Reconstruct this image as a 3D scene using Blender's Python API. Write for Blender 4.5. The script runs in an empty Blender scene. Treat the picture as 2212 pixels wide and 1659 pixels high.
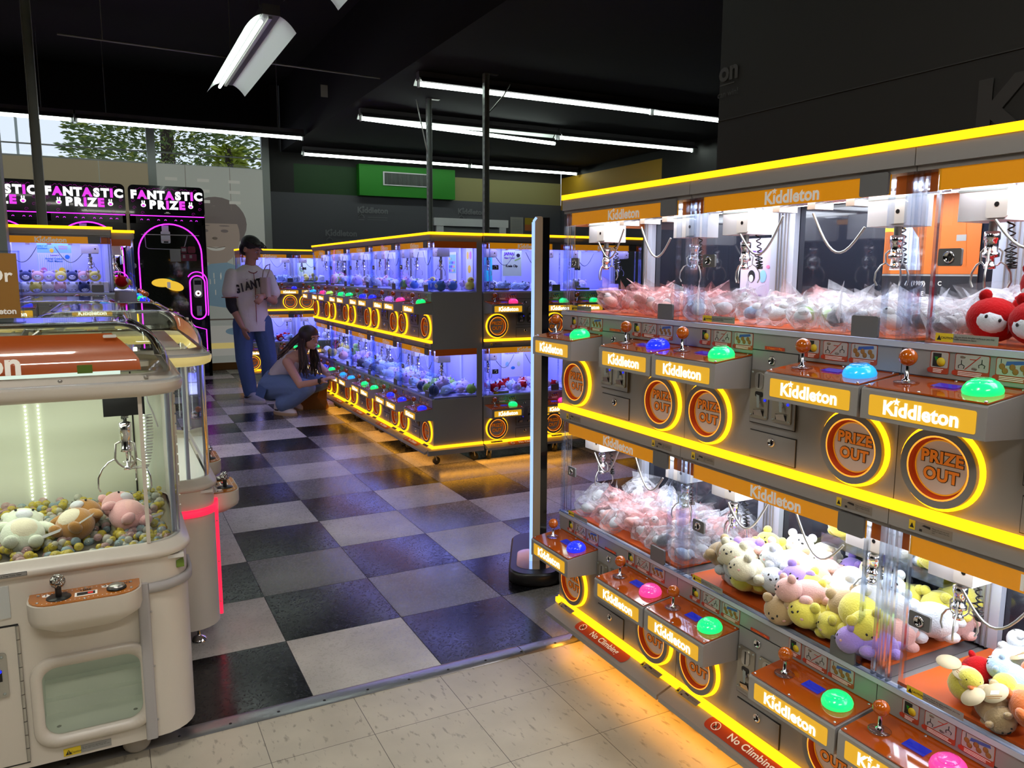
import bpy, math, random
from mathutils import Vector, Matrix
from math import sin, cos, pi, radians, sqrt
random.seed(7)
C = bpy.context.scene.collection
SC = bpy.context.scene
# ------------------------------------------------------------------ materials
def mat(name, col, rough=.5, metal=0, emit=None, es=0, coat=0, spec=.5, alpha=1, bump=None, sheen=0, sub=0, trans=0):
    m = bpy.data.materials.new(name); m.use_nodes = True
    b = m.node_tree.nodes['Principled BSDF']
    I = b.inputs
    I['Base Color'].default_value = (*col, 1); I['Roughness'].default_value = rough; I['Metallic'].default_value = metal
    I['Specular IOR Level'].default_value = spec; I['Coat Weight'].default_value = coat; I['Alpha'].default_value = alpha
    I['Sheen Weight'].default_value = sheen; I['Transmission Weight'].default_value = trans
    if emit: I['Emission Color'].default_value = (*emit, 1); I['Emission Strength'].default_value = es
    if bump:
        sc, st, di = bump
        n = m.node_tree.nodes; l = m.node_tree.links
        t = n.new('ShaderNodeTexCoord'); a = n.new('ShaderNodeTexNoise'); a.inputs['Scale'].default_value = sc; a.inputs['Detail'].default_value = 4
        u = n.new('ShaderNodeBump'); u.inputs['Strength'].default_value = st; u.inputs['Distance'].default_value = di
        l.new(t.outputs['Object'], a.inputs['Vector']); l.new(a.outputs['Fac'], u.inputs['Height']); l.new(u.outputs['Normal'], b.inputs['Normal'])
    return m
def emi(name, col, s):
    m = bpy.data.materials.new(name); m.use_nodes = True
    n = m.node_tree.nodes; n.clear()
    e = n.new('ShaderNodeEmission'); e.inputs[0].default_value = (*col, 1); e.inputs[1].default_value = s
    o = n.new('ShaderNodeOutputMaterial'); m.node_tree.links.new(e.outputs[0], o.inputs[0]); return m
def glassm(name, tint=(1, 1, 1), blend=.25, gl=1.0, rough=.02, base=0.0, gcol=(1, 1, 1), cell=None):
    m = bpy.data.materials.new(name); m.use_nodes = True
    n = m.node_tree.nodes; l = m.node_tree.links; n.clear()
    t = n.new('ShaderNodeBsdfTransparent'); t.inputs[0].default_value = (*tint, 1)
    g = n.new('ShaderNodeBsdfGlossy'); g.inputs[0].default_value = (*gcol, 1); g.inputs['Roughness'].default_value = rough
    w = n.new('ShaderNodeLayerWeight'); w.inputs[0].default_value = blend
    k = n.new('ShaderNodeMath'); k.operation = 'MULTIPLY_ADD'; k.inputs[1].default_value = gl; k.inputs[2].default_value = base; k.use_clamp = True
    x = n.new('ShaderNodeMixShader'); o = n.new('ShaderNodeOutputMaterial')
    l.new(w.outputs['Fresnel'], k.inputs[0]); l.new(k.outputs[0], x.inputs[0]); l.new(t.outputs[0], x.inputs[1]); l.new(g.outputs[0], x.inputs[2]); l.new(x.outputs[0], o.inputs[0])
    if cell:
        tc = n.new('ShaderNodeTexCoord'); v = n.new('ShaderNodeTexVoronoi'); v.inputs['Scale'].default_value = cell; b = n.new('ShaderNodeBump'); b.inputs['Strength'].default_value = .9; b.inputs['Distance'].default_value = .01
        l.new(tc.outputs['Object'], v.inputs['Vector']); l.new(v.outputs['Distance'], b.inputs['Height']); l.new(b.outputs['Normal'], g.inputs['Normal']); l.new(b.outputs['Normal'], w.inputs['Normal'])
    return m
M = {}
YEL = (4.2, .98, .018)
M['led'] = emi('yellow_led', (1, .42, .006), 2.7)
M['ledglow'] = emi('amber_led', (1, .30, .03), 1.7)
M['pinkled'] = emi('magenta_led', (.75, .03, 1), 2.2)
M['grey'] = mat('silver_grey_paint', (.31, .295, .29), .42, .2, bump=(900, .12, .0004))
M['greyd'] = mat('dark_silver_paint', (.28, .25, .235), .45, .25)
M['greyp'] = mat('control_box_paint', (.38, .36, .35), .4, .3)
M['plate'] = mat('clamp_plate_grey', (.15, .15, .155), .5, .1)
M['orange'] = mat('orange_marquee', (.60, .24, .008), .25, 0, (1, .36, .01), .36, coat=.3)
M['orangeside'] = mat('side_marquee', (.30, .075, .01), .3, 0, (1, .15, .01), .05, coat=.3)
M['amber'] = mat('amber_acrylic', (.33, .06, .004), .08, 0, (1, .12, .004), .05, coat=.7)
M['ballo'] = mat('orange_ball', (.50, .10, .006), .12, coat=.6)
M['chrome'] = mat('chrome', (.75, .75, .78), .12, 1)
M['steel'] = mat('brushed_steel', (.5, .49, .46), .35, .9)
M['brass'] = mat('coin_slot_metal', (.36, .33, .28), .32, .85)
M['black'] = mat('black_plastic', (.01, .01, .011), .35)
M['ink'] = mat('black_ink', (.012, .01, .01), .6)
M['rubber'] = mat('rubber', (.015, .015, .015), .7)
M['wheel'] = mat('nylon_wheel', (.55, .42, .2), .4)
M['alum'] = mat('white_aluminium', (.55, .58, .68), .4, .2)
M['housing'] = mat('white_housing', (.72, .72, .74), .45)
M['white'] = mat('white_plastic', (.78, .76, .72), .4)
M['cream'] = mat('cream_cabinet_paint', (.66, .60, .52), .35, coat=.2)
M['creamd'] = mat('cream_recess', (.66, .66, .57), .5, 0, (.9, 1, .8), .05)  # faint glow put into the paint to brighten the chute recess
M['tray'] = mat('orange_tray', (.75, .13, .02), .35)
M['traylav'] = mat('pale_tray', (.55, .55, .75), .4)
M['signy'] = mat('lit_yellow_sign', (.3, .2, .015), .4, 0, (1, .50, .022), .66)
M['signw'] = emi('lit_white_lettering', (1, .95, .75), 1.9)
M['letw'] = mat('white_lettering', (.85, .8, .72), .5, 0, (1, .9, .8), .18)
M['orl'] = mat('orange_lettering', (.70, .17, .012), .5, 0, (1, .24, .01), .22)
M['discw'] = mat('prize_door_disc', (.66, .52, .44), .3, 0, (1, .62, .4), .10, coat=.3)
M['discg'] = mat('prize_door_disc_pale', (.5, .48, .5), .3, coat=.4)
M['redrim'] = mat('red_orange_rim', (.55, .07, .015), .3, 0, (1, .1, .01), .08)
M['stk'] = mat('sticker_white', (.42, .40, .38), .5)
M['stko'] = mat('sticker_red', (.42, .06, .02), .5)
M['stky'] = mat('sticker_yellow', (.75, .55, .02), .5)
M['lcd'] = mat('blue_lcd', (.01, .012, .05), .1, 0, (.02, .04, 1), .35)
M['redlab'] = mat('red_label', (.50, .045, .02), .4)
M['pane'] = glassm('clear_pane', (.97, .98, 1), .12, .9)
M['panel2'] = glassm('clear_acrylic_edge', (.84, .89, .97), .18, .8, .12, .05)
M['acry'] = glassm('acrylic_dome', (.93, .96, .93), .22, 1.0, .04, .05)
M['darkglass'] = mat('dark_back_glass', (.018, .02, .03), .06, coat=.5)
M['lav'] = mat('lavender_back_panel', (.42, .42, .68), .45)
M['tubeW'] = emi('white_tube', (.92, .95, 1), 5)
M['tubeB'] = emi('blue_white_tube', (.30, .33, 1), 5)
M['tubeG'] = emi('fluorescent_tube', (.86, 1, .90), 11)
M['reflector'] = mat('white_reflector', (.75, .78, .76), .3, .1)
M['reflectd'] = mat('grey_reflector_back', (.10, .09, .10), .5)
M['strut'] = mat('galvanised_strut', (.34, .38, .36), .45, .2)
M['wallblk'] = mat('black_wall_paint', (.012, .0115, .0105), .62, bump=(120, .15, .001))
M['ceil'] = mat('black_ceiling_paint', (.0035, .004, .0055), .8)
M['wallgrey'] = mat('charcoal_wall_vinyl', (.085, .085, .10), .55)
M['logogrey'] = mat('grey_wall_lettering', (.20, .20, .215), .6)
M['logoon'] = mat('dim_wall_lettering', (.065, .065, .064), .6)
M['logodark'] = mat('faint_wall_lettering', (.035, .033, .032), .6)
M['green'] = mat('green_wall_paint', (.014, .24, .008), .6)
M['greend'] = mat('dark_green_wall_paint', (.004, .05, .003), .6)
M['tan'] = mat('olive_tan_wall_paint', (.34, .31, .12), .6)
M['yelw'] = mat('mustard_wall_paint', (.65, .36, .02), .6)
M['beigeposter'] = mat('beige_window_film', (.36, .31, .20), .6, 0, (.8, .66, .42), .13)  # daylight from behind put into the film as a faint glow
M['paleposter'] = mat('pale_window_film', (.45, .46, .40), .6, 0, (.72, .76, .68), .18)  # glow stands in for daylight coming through the film
M['doorg'] = mat('grey_door_paint', (.16, .17, .18), .5)
M['frame'] = mat('aluminium_window_frame', (.36, .38, .36), .4, .4)
M['paper'] = mat('paper', (.30, .29, .27), .8)
M['papery'] = mat('yellow_note', (.35, .24, .01), .8)
M['papero'] = mat('orange_note', (.42, .12, .03), .8)
M['blackgloss'] = mat('gloss_black', (.004, .004, .006), .12, coat=.5)
M['whitelit'] = emi('lit_white', (1, .97, 1), 1.3)
M['maglit'] = emi('lit_magenta', (.72, .05, .72), 1.25)
M['magdim'] = emi('dim_magenta', (.25, .01, .22), .9)
M['bumperg'] = mat('grey_bumper', (.42, .40, .40), .5)
M['neonpink'] = mat('pink_bumper', (.95, .02, .06), .4, 0, (1, .02, .07), 1.1)
M['yelband'] = mat('lit_yellow_band', (.7, .62, .3), .3, 0, (1, .78, .25), .35)
M['ledcool'] = emi('cool_led_dots', (.95, 1, .80), 5)
M['cardbrown'] = mat('brown_card', (.30, .13, .025), .7, bump=(300, .2, .001))
M['stand'] = mat('bronze_standee_frame', (.42, .31, .21), .45, .1)
M['standl'] = emi('pale_blue_edge_light', (.36, .55, 1), 1.35)
M['kraft'] = mat('kraft_paper', (.27, .12, .03), .75)
M['strip'] = mat('aluminium_threshold', (.42, .42, .44), .3, .85, bump=(60, .3, .004))
M['foliage'] = mat('conifer_foliage', (.09, .14, .04), .8, 0, (.2, .3, .1), .05)  # slight emission put in to brighten the needles
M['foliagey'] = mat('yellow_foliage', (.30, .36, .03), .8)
M['foliage2'] = mat('sunlit_foliage', (.16, .20, .03), .8, 0, (.4, .5, .1), .1); M['foliagey2'] = M['foliagey']  # sunlight on some leaves put into a lighter, faintly glowing colour
M['bark'] = mat('bark', (.05, .035, .025), .9)
M['tape'] = mat('green_tape', (.16, .25, .03), .6)
M['redled'] = mat('red_digits', (.05, .005, .005), .2, 0, (1, .02, .01), .6)
def plushm(n, c): return mat('plush_' + n, c, .95, sheen=.6, spec=.1, bump=(260, .5, .004))
PL = {'yellow': plushm('yellow', (.80, .70, .10)), 'white': plushm('white', (.70, .73, .76)), 'cream': plushm('cream', (.72, .67, .48)), 'purple': plushm('purple', (.40, .27, .72)),
      'tan': plushm('tan', (.52, .37, .19)), 'pink': plushm('pink', (.78, .45, .40)), 'red': mat('plush_red', (.42, .004, .006), .9, sheen=.1, spec=.1, bump=(260, .5, .004)), 'blue': plushm('blue', (.10, .22, .55)), 'pale blue': plushm('pale_blue', (.42, .58, .80)),
      'green': plushm('green', (.28, .52, .08)), 'navy': plushm('navy', (.03, .045, .12)), 'brown': plushm('brown', (.42, .21, .055)), 'rose': plushm('rose', (.75, .42, .40)), 'mint white': plushm('mint_white', (.68, .74, .58)), 'lilac': plushm('lilac', (.55, .45, .85)), 'grey': plushm('grey', (.10, .10, .12)), 'orange': plushm('orange', (.65, .16, .03))}
def film(name, col, f0, cell, dist, rough=.16):
    m = mat(name, col, rough, coat=0); n = m.node_tree.nodes; l = m.node_tree.links; b = n['Principled BSDF']; o = n['Material Output']
    t = n.new('ShaderNodeBsdfTransparent'); x = n.new('ShaderNodeMixShader'); w = n.new('ShaderNodeLayerWeight'); w.inputs[0].default_value = .35
    k = n.new('ShaderNodeMath'); k.operation = 'MULTIPLY_ADD'; k.inputs[1].default_value = .6; k.inputs[2].default_value = f0; k.use_clamp = True
    l.new(w.outputs['Facing'], k.inputs[0]); l.new(k.outputs[0], x.inputs[0]); l.new(t.outputs[0], x.inputs[1]); l.new(b.outputs[0], x.inputs[2]); l.new(x.outputs[0], o.inputs[0])
    if cell:
        tc = n.new('ShaderNodeTexCoord'); v = n.new('ShaderNodeTexVoronoi'); v.inputs['Scale'].default_value = cell; bp = n.new('ShaderNodeBump'); bp.inputs['Strength'].default_value = .8; bp.inputs['Distance'].default_value = dist
        l.new(tc.outputs['Object'], v.inputs['Vector']); l.new(v.outputs['Distance'], bp.inputs['Height']); l.new(bp.outputs['Normal'], b.inputs['Normal'])
    return m
BAGM = film('crinkled_clear_film', (.80, .80, .86), .10, 38, .012); BAGP = film('crinkled_pink_film', (.82, .42, .42), .13, 38, .012)

# ------------------------------------------------------------------ mesh builder
class MB:
    def __init__(s): s.v = []; s.f = []; s.m = []; s.sm = []; s.mats = []
    def mi(s, m):
        m = M[m] if isinstance(m, str) else m
        if m not in s.mats: s.mats.append(m)
        return s.mats.index(m)
    def add(s, vs, fs, m, smooth=False, T=None):
        o = len(s.v); k = s.mi(m)
        s.v += [tuple(T @ Vector(p)) if T else tuple(p) for p in vs]
        for f in fs: s.f.append([i + o for i in f]); s.m.append(k); s.sm.append(smooth)
        return s
    def box(s, a, b, m, T=None):
        x0, y0, z0 = a; x1, y1, z1 = b
        return s.add([(x0, y0, z0), (x1, y0, z0), (x1, y1, z0), (x0, y1, z0), (x0, y0, z1), (x1, y0, z1), (x1, y1, z1), (x0, y1, z1)],
                     [(3, 2, 1, 0), (4, 5, 6, 7), (0, 1, 5, 4), (1, 2, 6, 5), (2, 3, 7, 6), (3, 0, 4, 7)], m, False, T)
    def bbox(s, a, b, m, r=.004, T=None, ax=2):
        # box with rounded vertical (ax) edges plus small bevel
        x0, y0, z0 = a; x1, y1, z1 = b
        if ax == 2: P = rrect(x0, y0, x1, y1, r); L = [(px, py, z0) for px, py in P], [(px, py, z1) for px, py in P]
        elif ax == 1: P = rrect(x0, z0, x1, z1, r); L = [(px, y1, pz) for px, pz in P], [(px, y0, pz) for px, pz in P]
        else: P = rrect(y0, z0, y1, z1, r); L = [(x0, py, pz) for py, pz in P], [(x1, py, pz) for py, pz in P]
        return s.loft(L, m, T=T, cap=True, smooth=False)
    def loft(s, rings, m, cap=True, smooth=True, T=None, closed=True):
        n = len(rings[0]); vs = [p for r in rings for p in r]; fs = []
        for k in range(len(rings) - 1):
            for i in range(n if closed else n - 1):
                j = (i + 1) % n; fs.append((k * n + i, k * n + j, (k + 1) * n + j, (k + 1) * n + i))
        s.add(vs, fs, m, smooth, T)
        if cap:
            s.add(rings[0], [tuple(range(n))[::-1]], m, False, T); s.add(rings[-1], [tuple(range(n))], m, False, T)
        return s
    def poly(s, pts, m, T=None): return s.add(pts, [tuple(range(len(pts)))], m, False, T)
    def quadxz(s, x0, z0, x1, z1, y, m, T=None): return s.poly([(x0, y, z0), (x1, y, z0), (x1, y, z1), (x0, y, z1)], m, T)
    def lathe(s, prof, m, c=(0, 0, 0), n=20, ax='z', smooth=True, cap=True, T=None):
        R = []
        for r, h in prof:
            ring = []
            for i in range(n):
                a = 2 * pi * i / n; p = (r * cos(a), r * sin(a), h)
                if ax == 'y': p = (p[0], -p[2], p[1])   # axis pointing outward -y
                if ax == 'x': p = (p[2], p[0], p[1])
                ring.append((p[0] + c[0], p[1] + c[1], p[2] + c[2]))
            R.append(ring)
        return s.loft(R, m, cap, smooth, T)
    def cyl(s, a, b, r, m, n=12, r2=None, smooth=True, T=None, cap=True):
        return s.tube([a, b], [r, r if r2 is None else r2], m, n, T, cap)
    def tube(s, pts, r, m, n=8, T=None, cap=True, closed=False):
        pts = [Vector(p) for p in pts]; N = len(pts)
        if not isinstance(r, (list, tuple)): r = [r] * N
        R = []; up = None
        for i, p in enumerate(pts):
            if closed: d = pts[(i + 1) % N] - pts[i - 1]
            else: d = pts[min(i + 1, N - 1)] - pts[max(i - 1, 0)]
            d.normalize()
            if up is None: up = Vector((0, 0, 1)) if abs(d.z) < .9 else Vector((1, 0, 0))
            a = d.cross(up)
            if a.length < 1e-5: a = d.orthogonal()
            a.normalize(); b = a.cross(d).normalized(); up = b
            R.append([tuple(p + a * cos(2 * pi * k / n) * r[i] + b * sin(2 * pi * k / n) * r[i]) for k in range(n)])
        if closed: R.append(R[0]); cap = False
        return s.loft(R, m, cap, True, T)
    def ell(s, c, r, m, n=14, k=9, T=None, R=None, squash=None):
        c = Vector(c); r = (r, r, r) if isinstance(r, (int, float)) else r; rings = []
        R = R or Matrix()
        vs = []; fs = []
        for j in range(k + 1):
            t = pi * j / k
            for i in range(n):
                a = 2 * pi * i / n
                vs.append(tuple(c + R @ Vector((r[0] * sin(t) * cos(a), r[1] * sin(t) * sin(a), r[2] * cos(t)))))
        for j in range(k):
            for i in range(n):
                fs.append((j * n + i, (j + 1) * n + i, (j + 1) * n + (i + 1) % n, j * n + (i + 1) % n))
        return s.add(vs, fs, m, True, T)
    def mesh(s, name='m'):
        me = bpy.data.meshes.new(name); me.from_pydata(s.v, [], s.f)
        for m in s.mats: me.materials.append(m)
        me.polygons.foreach_set('material_index', s.m); me.polygons.foreach_set('use_smooth', s.sm)
        me.validate(); me.update(); return me
def rrect(x0, y0, x1, y1, r, n=4):
    P = []
    for cx, cy, a0 in ((x1 - r, y0 + r, -pi / 2), (x1 - r, y1 - r, 0), (x0 + r, y1 - r, pi / 2), (x0 + r, y0 + r, pi)):
        for i in range(n + 1):
            a = a0 + pi / 2 * i / n; P.append((cx + r * cos(a), cy + r * sin(a)))
    return P
def link(name, me, parent=None, loc=(0, 0, 0), rot=(0, 0, 0), sc=(1, 1, 1)):
    if isinstance(me, MB): me = me.mesh(name)
    o = bpy.data.objects.new(name, me); C.objects.link(o)
    o.location = loc; o.rotation_euler = rot; o.scale = (sc, sc, sc) if isinstance(sc, (int, float)) else sc
    if parent: o.parent = parent
    return o
def tag(o, label, cat, group=None):
    o['label'] = label; o['category'] = cat
    if group: o['group'] = group
    return o
def thing(name, label, cat, loc=(0, 0, 0), rot=(0, 0, 0), group=None):
    o = bpy.data.objects.new(name, None); C.objects.link(o); o.location = loc; o.rotation_euler = rot; o.empty_display_size = .05
    return tag(o, label, cat, group)
def struct(name, me, loc=(0, 0, 0), rot=(0, 0, 0), parent=None):
    o = link(name, me, parent, loc, rot)
    if not parent: o['kind'] = 'structure'
    return o
_t = {}
def text(body, m, size=.05, off=.0, depth=0, align='CENTER', spacing=1.0):
    """text mesh lying in the xz plane facing -y, centred on the origin"""
    key = (body, m if isinstance(m, str) else m.name, size, off, depth, align, spacing)
    if key in _t: return _t[key]
    cu = bpy.data.curves.new('t', 'FONT'); cu.body = body; cu.size = size; cu.offset = off * size; cu.extrude = depth
    cu.align_x = align; cu.align_y = 'CENTER'; cu.resolution_u = 3; cu.space_character = spacing
    o = bpy.data.objects.new('t', cu); C.objects.link(o); bpy.context.view_layer.update()
    me = bpy.data.meshes.new_from_object(o.evaluated_get(bpy.context.evaluated_depsgraph_get()))
    bpy.data.objects.remove(o); me.transform(Matrix.Rotation(pi / 2, 4, 'X')); me.materials.clear(); me.materials.append(M[m] if isinstance(m, str) else m)
    _t[key] = me; return me
def merge(parts, name='m'):
    """join (mesh, Matrix) pairs into one mesh"""
    mb = MB()
    for me, T in parts:
        vs = [v.co[:] for v in me.vertices]
        for i, mm in enumerate(me.materials):
            fs = [tuple(p.vertices) for p in me.polygons if p.material_index == i]
            if fs: mb.add(vs, fs, mm, False, T)
    return mb.mesh(name)
TR = Matrix.Translation
_c = {}
def cached(key, fn):
    if key not in _c:
        r = fn(); _c[key] = r.mesh(str(key)) if isinstance(r, MB) else r
    return _c[key]
def logo(m, size, bold=.035):
    """the shop's word mark: heavy lettering with a star for the dot of the i"""
    def f():
        me = text('K\u0131ddleton', m, size, bold, spacing=1.02)
        xs = [v.co.x for v in me.vertices]; w = max(xs) - min(xs)
        s = MB(); cx = min(xs) + w * .185; cz = size * .40; r = size * .21
        s.poly([(cx + (r if k % 2 == 0 else r * .45) * sin(k * pi / 5), 0, cz + (r if k % 2 == 0 else r * .45) * cos(k * pi / 5)) for k in range(10)][::-1], m)
        return merge([(me, Matrix()), (s.mesh(), Matrix())])
    return cached(('logo', m, size, bold), f)
# ------------------------------------------------------------------ camera
H = 1.3859
yaw, pit, rol = 0.479221, 0.142942, 0.004042
fw = Vector((sin(yaw) * cos(pit), cos(yaw) * cos(pit), -sin(pit))); rt = Vector((cos(yaw), -sin(yaw), 0)); up = rt.cross(fw)
r2 = rt * cos(rol) + up * sin(rol); u2 = up * cos(rol) - rt * sin(rol)
cd = bpy.data.cameras.new('camera'); cam = bpy.data.objects.new('camera', cd); C.objects.link(cam)
cd.sensor_width = 36; cd.lens = 1682.01 / 2212 * 36; cd.clip_start = .02; cd.clip_end = 200
cam.matrix_world = Matrix(((r2.x, u2.x, -fw.x, 0), (r2.y, u2.y, -fw.y, 0), (r2.z, u2.z, -fw.z, H), (0, 0, 0, 1)))
SC.camera = cam
SC.view_settings.view_transform = 'Standard'
SC.cycles.transparent_max_bounces = 24; SC.cycles.max_bounces = 5; SC.cycles.diffuse_bounces = 3; SC.cycles.glossy_bounces = 3; SC.cycles.use_adaptive_sampling = True; SC.cycles.adaptive_threshold = .05; SC.cycles.use_denoising = True; SC.cycles.caustics_reflective = False; SC.cycles.caustics_refractive = False
SC.cycles.sample_clamp_indirect = 4
W = bpy.data.worlds.new('world'); SC.world = W; W.use_nodes = True
W.node_tree.nodes['Background'].inputs[0].default_value = (.80, .90, 1, 1); W.node_tree.nodes['Background'].inputs[1].default_value = 1.0

# ------------------------------------------------------------------ floor
def tilemat(name, col, rough, var=.25):
    m = mat(name, col, rough); n = m.node_tree.nodes; l = m.node_tree.links; b = n['Principled BSDF']
    t = n.new('ShaderNodeTexCoord'); a = n.new('ShaderNodeTexNoise'); a.inputs['Scale'].default_value = 3.2; a.inputs['Detail'].default_value = 6
    g = n.new('ShaderNodeTexNoise'); g.inputs['Scale'].default_value = 150; g.inputs['Detail'].default_value = 3
    cr = n.new('ShaderNodeTexNoise'); cr.inputs['Scale'].default_value = 30; cr.inputs['Distortion'].default_value = 3.5; cr.inputs['Detail'].default_value = 2
    l.new(t.outputs['Object'], a.inputs['Vector']); l.new(t.outputs['Object'], g.inputs['Vector']); l.new(t.outputs['Object'], cr.inputs['Vector'])
    r = n.new('ShaderNodeMapRange'); r.inputs[1].default_value = .3; r.inputs[2].default_value = .7; r.inputs[3].default_value = 1 - var; r.inputs[4].default_value = 1 + var
    l.new(a.outputs['Fac'], r.inputs[0])
    mx = n.new('ShaderNodeVectorMath'); mx.operation = 'SCALE'; mx.inputs[0].default_value = col; l.new(r.outputs[0], mx.inputs['Scale']); l.new(mx.outputs[0], b.inputs['Base Color'])
    bu = n.new('ShaderNodeBump'); bu.inputs['Strength'].default_value = .05; bu.inputs['Distance'].default_value = .001; l.new(g.outputs['Fac'], bu.inputs['Height'])
    bv = n.new('ShaderNodeBump'); bv.inputs['Strength'].default_value = .06; bv.inputs['Distance'].default_value = .004; l.new(cr.outputs['Fac'], bv.inputs['Height']); l.new(bu.outputs[0], bv.inputs['Normal']); l.new(bv.outputs[0], b.inputs['Normal'])
    rr = n.new('ShaderNodeMapRange'); rr.inputs[1].default_value = .35; rr.inputs[2].default_value = .65; rr.inputs[3].default_value = rough * .75; rr.inputs[4].default_value = rough * 1.35
    l.new(cr.outputs['Fac'], rr.inputs[0]); l.new(rr.outputs[0], b.inputs['Roughness']); return m
TM = [tilemat('white_sheet_tile', (.55, .52, .46), .30), tilemat('grey_sheet_tile', (.20, .19, .18), .25), tilemat('black_sheet_tile', (.007, .007, .009), .22, .4)]
M['grout'] = mat('tile_gap', (.008, .008, .009), .6)
TAB = {(-1, 0): 2, (0, 0): 0, (1, 0): 2, (2, 0): 1, (-1, 1): 0, (0, 1): 2, (1, 1): 1, (2, 1): 2, (-1, 2): 2, (0, 2): 1, (1, 2): 2, (2, 2): 0, (3, 2): 2, (-1, 3): 0, (0, 3): 2, (1, 3): 0, (2, 3): 1, (3, 3): 0,
       (0, 4): 0, (1, 4): 2, (2, 4): 0, (3, 4): 2, (4, 4): 1, (0, 5): 2, (1, 5): 1, (2, 5): 2, (3, 5): 1, (4, 5): 0, (0, 6): 1, (1, 6): 0, (2, 6): 1, (3, 6): 0, (4, 6): 2}
T0 = .4572; fx, fy = .5254, 2.4010
mb = MB(); mb.poly([(-6, fy, -.002), (8, fy, -.002), (8, 11.6, -.002), (-6, 11.6, -.002)], 'grout')
for i in range(-14, 16):
    for j in range(0, 21):
        k = TAB.get((i, j)); 
        if k is None: k = (0, 2, 1)[(i + 11 - j) % 3]
        x0 = fx + i * T0 + .0015; y0 = fy + j * T0 + .0015; x1 = x0 + T0 - .003; y1 = y0 + T0 - .003; e = .035
        if y1 > 11.62: y1 = 11.6
        mm = TM[k]
        # gently pillowed sheet: flat centre, edges falling 2 mm
        o = [(x0, y0, -.0012), (x1, y0, -.0012), (x1, y1, -.0012), (x0, y1, -.0012)]; q = [(x0 + e, y0 + e, .0004), (x1 - e, y0 + e, .0004), (x1 - e, y1 - e, .0004), (x0 + e, y1 - e, .0004)]
        mb.add(o + q, [(4, 5, 6, 7), (0, 1, 5, 4), (1, 2, 6, 5), (2, 3, 7, 6), (3, 0, 4, 7)], mm, True)
struct('floor', mb)
vm = mat('vinyl_composition_tile', (.5, .46, .38), .33)
n = vm.node_tree.nodes; l = vm.node_tree.links; b = n['Principled BSDF']; t = n.new('ShaderNodeTexCoord')
br = n.new('ShaderNodeTexBrick'); br.offset = 0; br.inputs['Scale'].default_value = 1; br.inputs['Brick Width'].default_value = .3048; br.inputs['Row Height'].default_value = .3048
br.inputs['Mortar Size'].default_value = .0011; br.inputs['Color1'].default_value = (.60, .54, .42, 1); br.inputs['Color2'].default_value = (.53, .475, .37, 1); br.inputs['Mortar'].default_value = (.13, .11, .085, 1)
mp = n.new('ShaderNodeMapping'); mp.inputs['Location'].default_value = (-.337 + 3.048, -2.125 + 6.096, 0); l.new(t.outputs['Object'], mp.inputs[0]); l.new(mp.outputs[0], br.inputs['Vector'])
mq = n.new('ShaderNodeMapping'); mq.inputs['Scale'].default_value = (60, 22, 1); mq.inputs['Rotation'].default_value = (0, 0, .5); l.new(t.outputs['Object'], mq.inputs[0])
ns = n.new('ShaderNodeTexNoise'); ns.inputs['Scale'].default_value = 1.0; ns.inputs['Detail'].default_value = 3; l.new(mq.outputs[0], ns.inputs['Vector'])
rp = n.new('ShaderNodeMapRange'); rp.inputs[1].default_value = .595; rp.inputs[2].default_value = .70; rp.inputs[3].default_value = 0; rp.inputs[4].default_value = .5; l.new(ns.outputs['Fac'], rp.inputs[0])
mx = n.new('ShaderNodeMix'); mx.data_type = 'RGBA'; mx.inputs['B'].default_value = (.13, .10, .07, 1); l.new(rp.outputs[0], mx.inputs['Factor']); l.new(br.outputs['Color'], mx.inputs['A'])
n2 = n.new('ShaderNodeTexNoise'); n2.inputs['Scale'].default_value = 5; n2.inputs['Detail'].default_value = 5; l.new(t.outputs['Object'], n2.inputs['Vector'])
rp2 = n.new('ShaderNodeMapRange'); rp2.inputs[3].default_value = .72; rp2.inputs[4].default_value = 1.25; l.new(n2.outputs['Fac'], rp2.inputs[0])
sc = n.new('ShaderNodeVectorMath'); sc.operation = 'SCALE'; l.new(mx.outputs['Result'], sc.inputs[0]); l.new(rp2.outputs[0], sc.inputs['Scale']); l.new(sc.outputs[0], b.inputs['Base Color'])
bu = n.new('ShaderNodeBump'); bu.inputs['Strength'].default_value = .15; bu.inputs['Distance'].default_value = .001; l.new(n2.outputs['Fac'], bu.inputs['Height']); l.new(bu.outputs[0], b.inputs['Normal'])
struct('floor', MB().poly([(-6, -4, -.001), (8, -4, -.001), (8, fy, -.001), (-6, fy, -.001)], vm))
mb = MB(); ys = [2.352, 2.358, 2.375, 2.39, 2.405, 2.418, 2.424]; zs = [0, .004, .0058, .0066, .0058, .004, 0]
mb.loft([[(x, y, z) for y, z in zip(ys, zs)] for x in (-6, 1.28)], 'strip', cap=False, closed=False)
mb.loft([[(x, y, z) for y, z in zip(ys, zs)] for x in (1.283, 8)], 'strip', cap=False, closed=False)
for k in range(14): mb.ell((-.32 + k * .145, 2.372, .0055), (.005, .005, .0018), 'ink', 8, 4)
struct('trim_1', mb)

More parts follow.
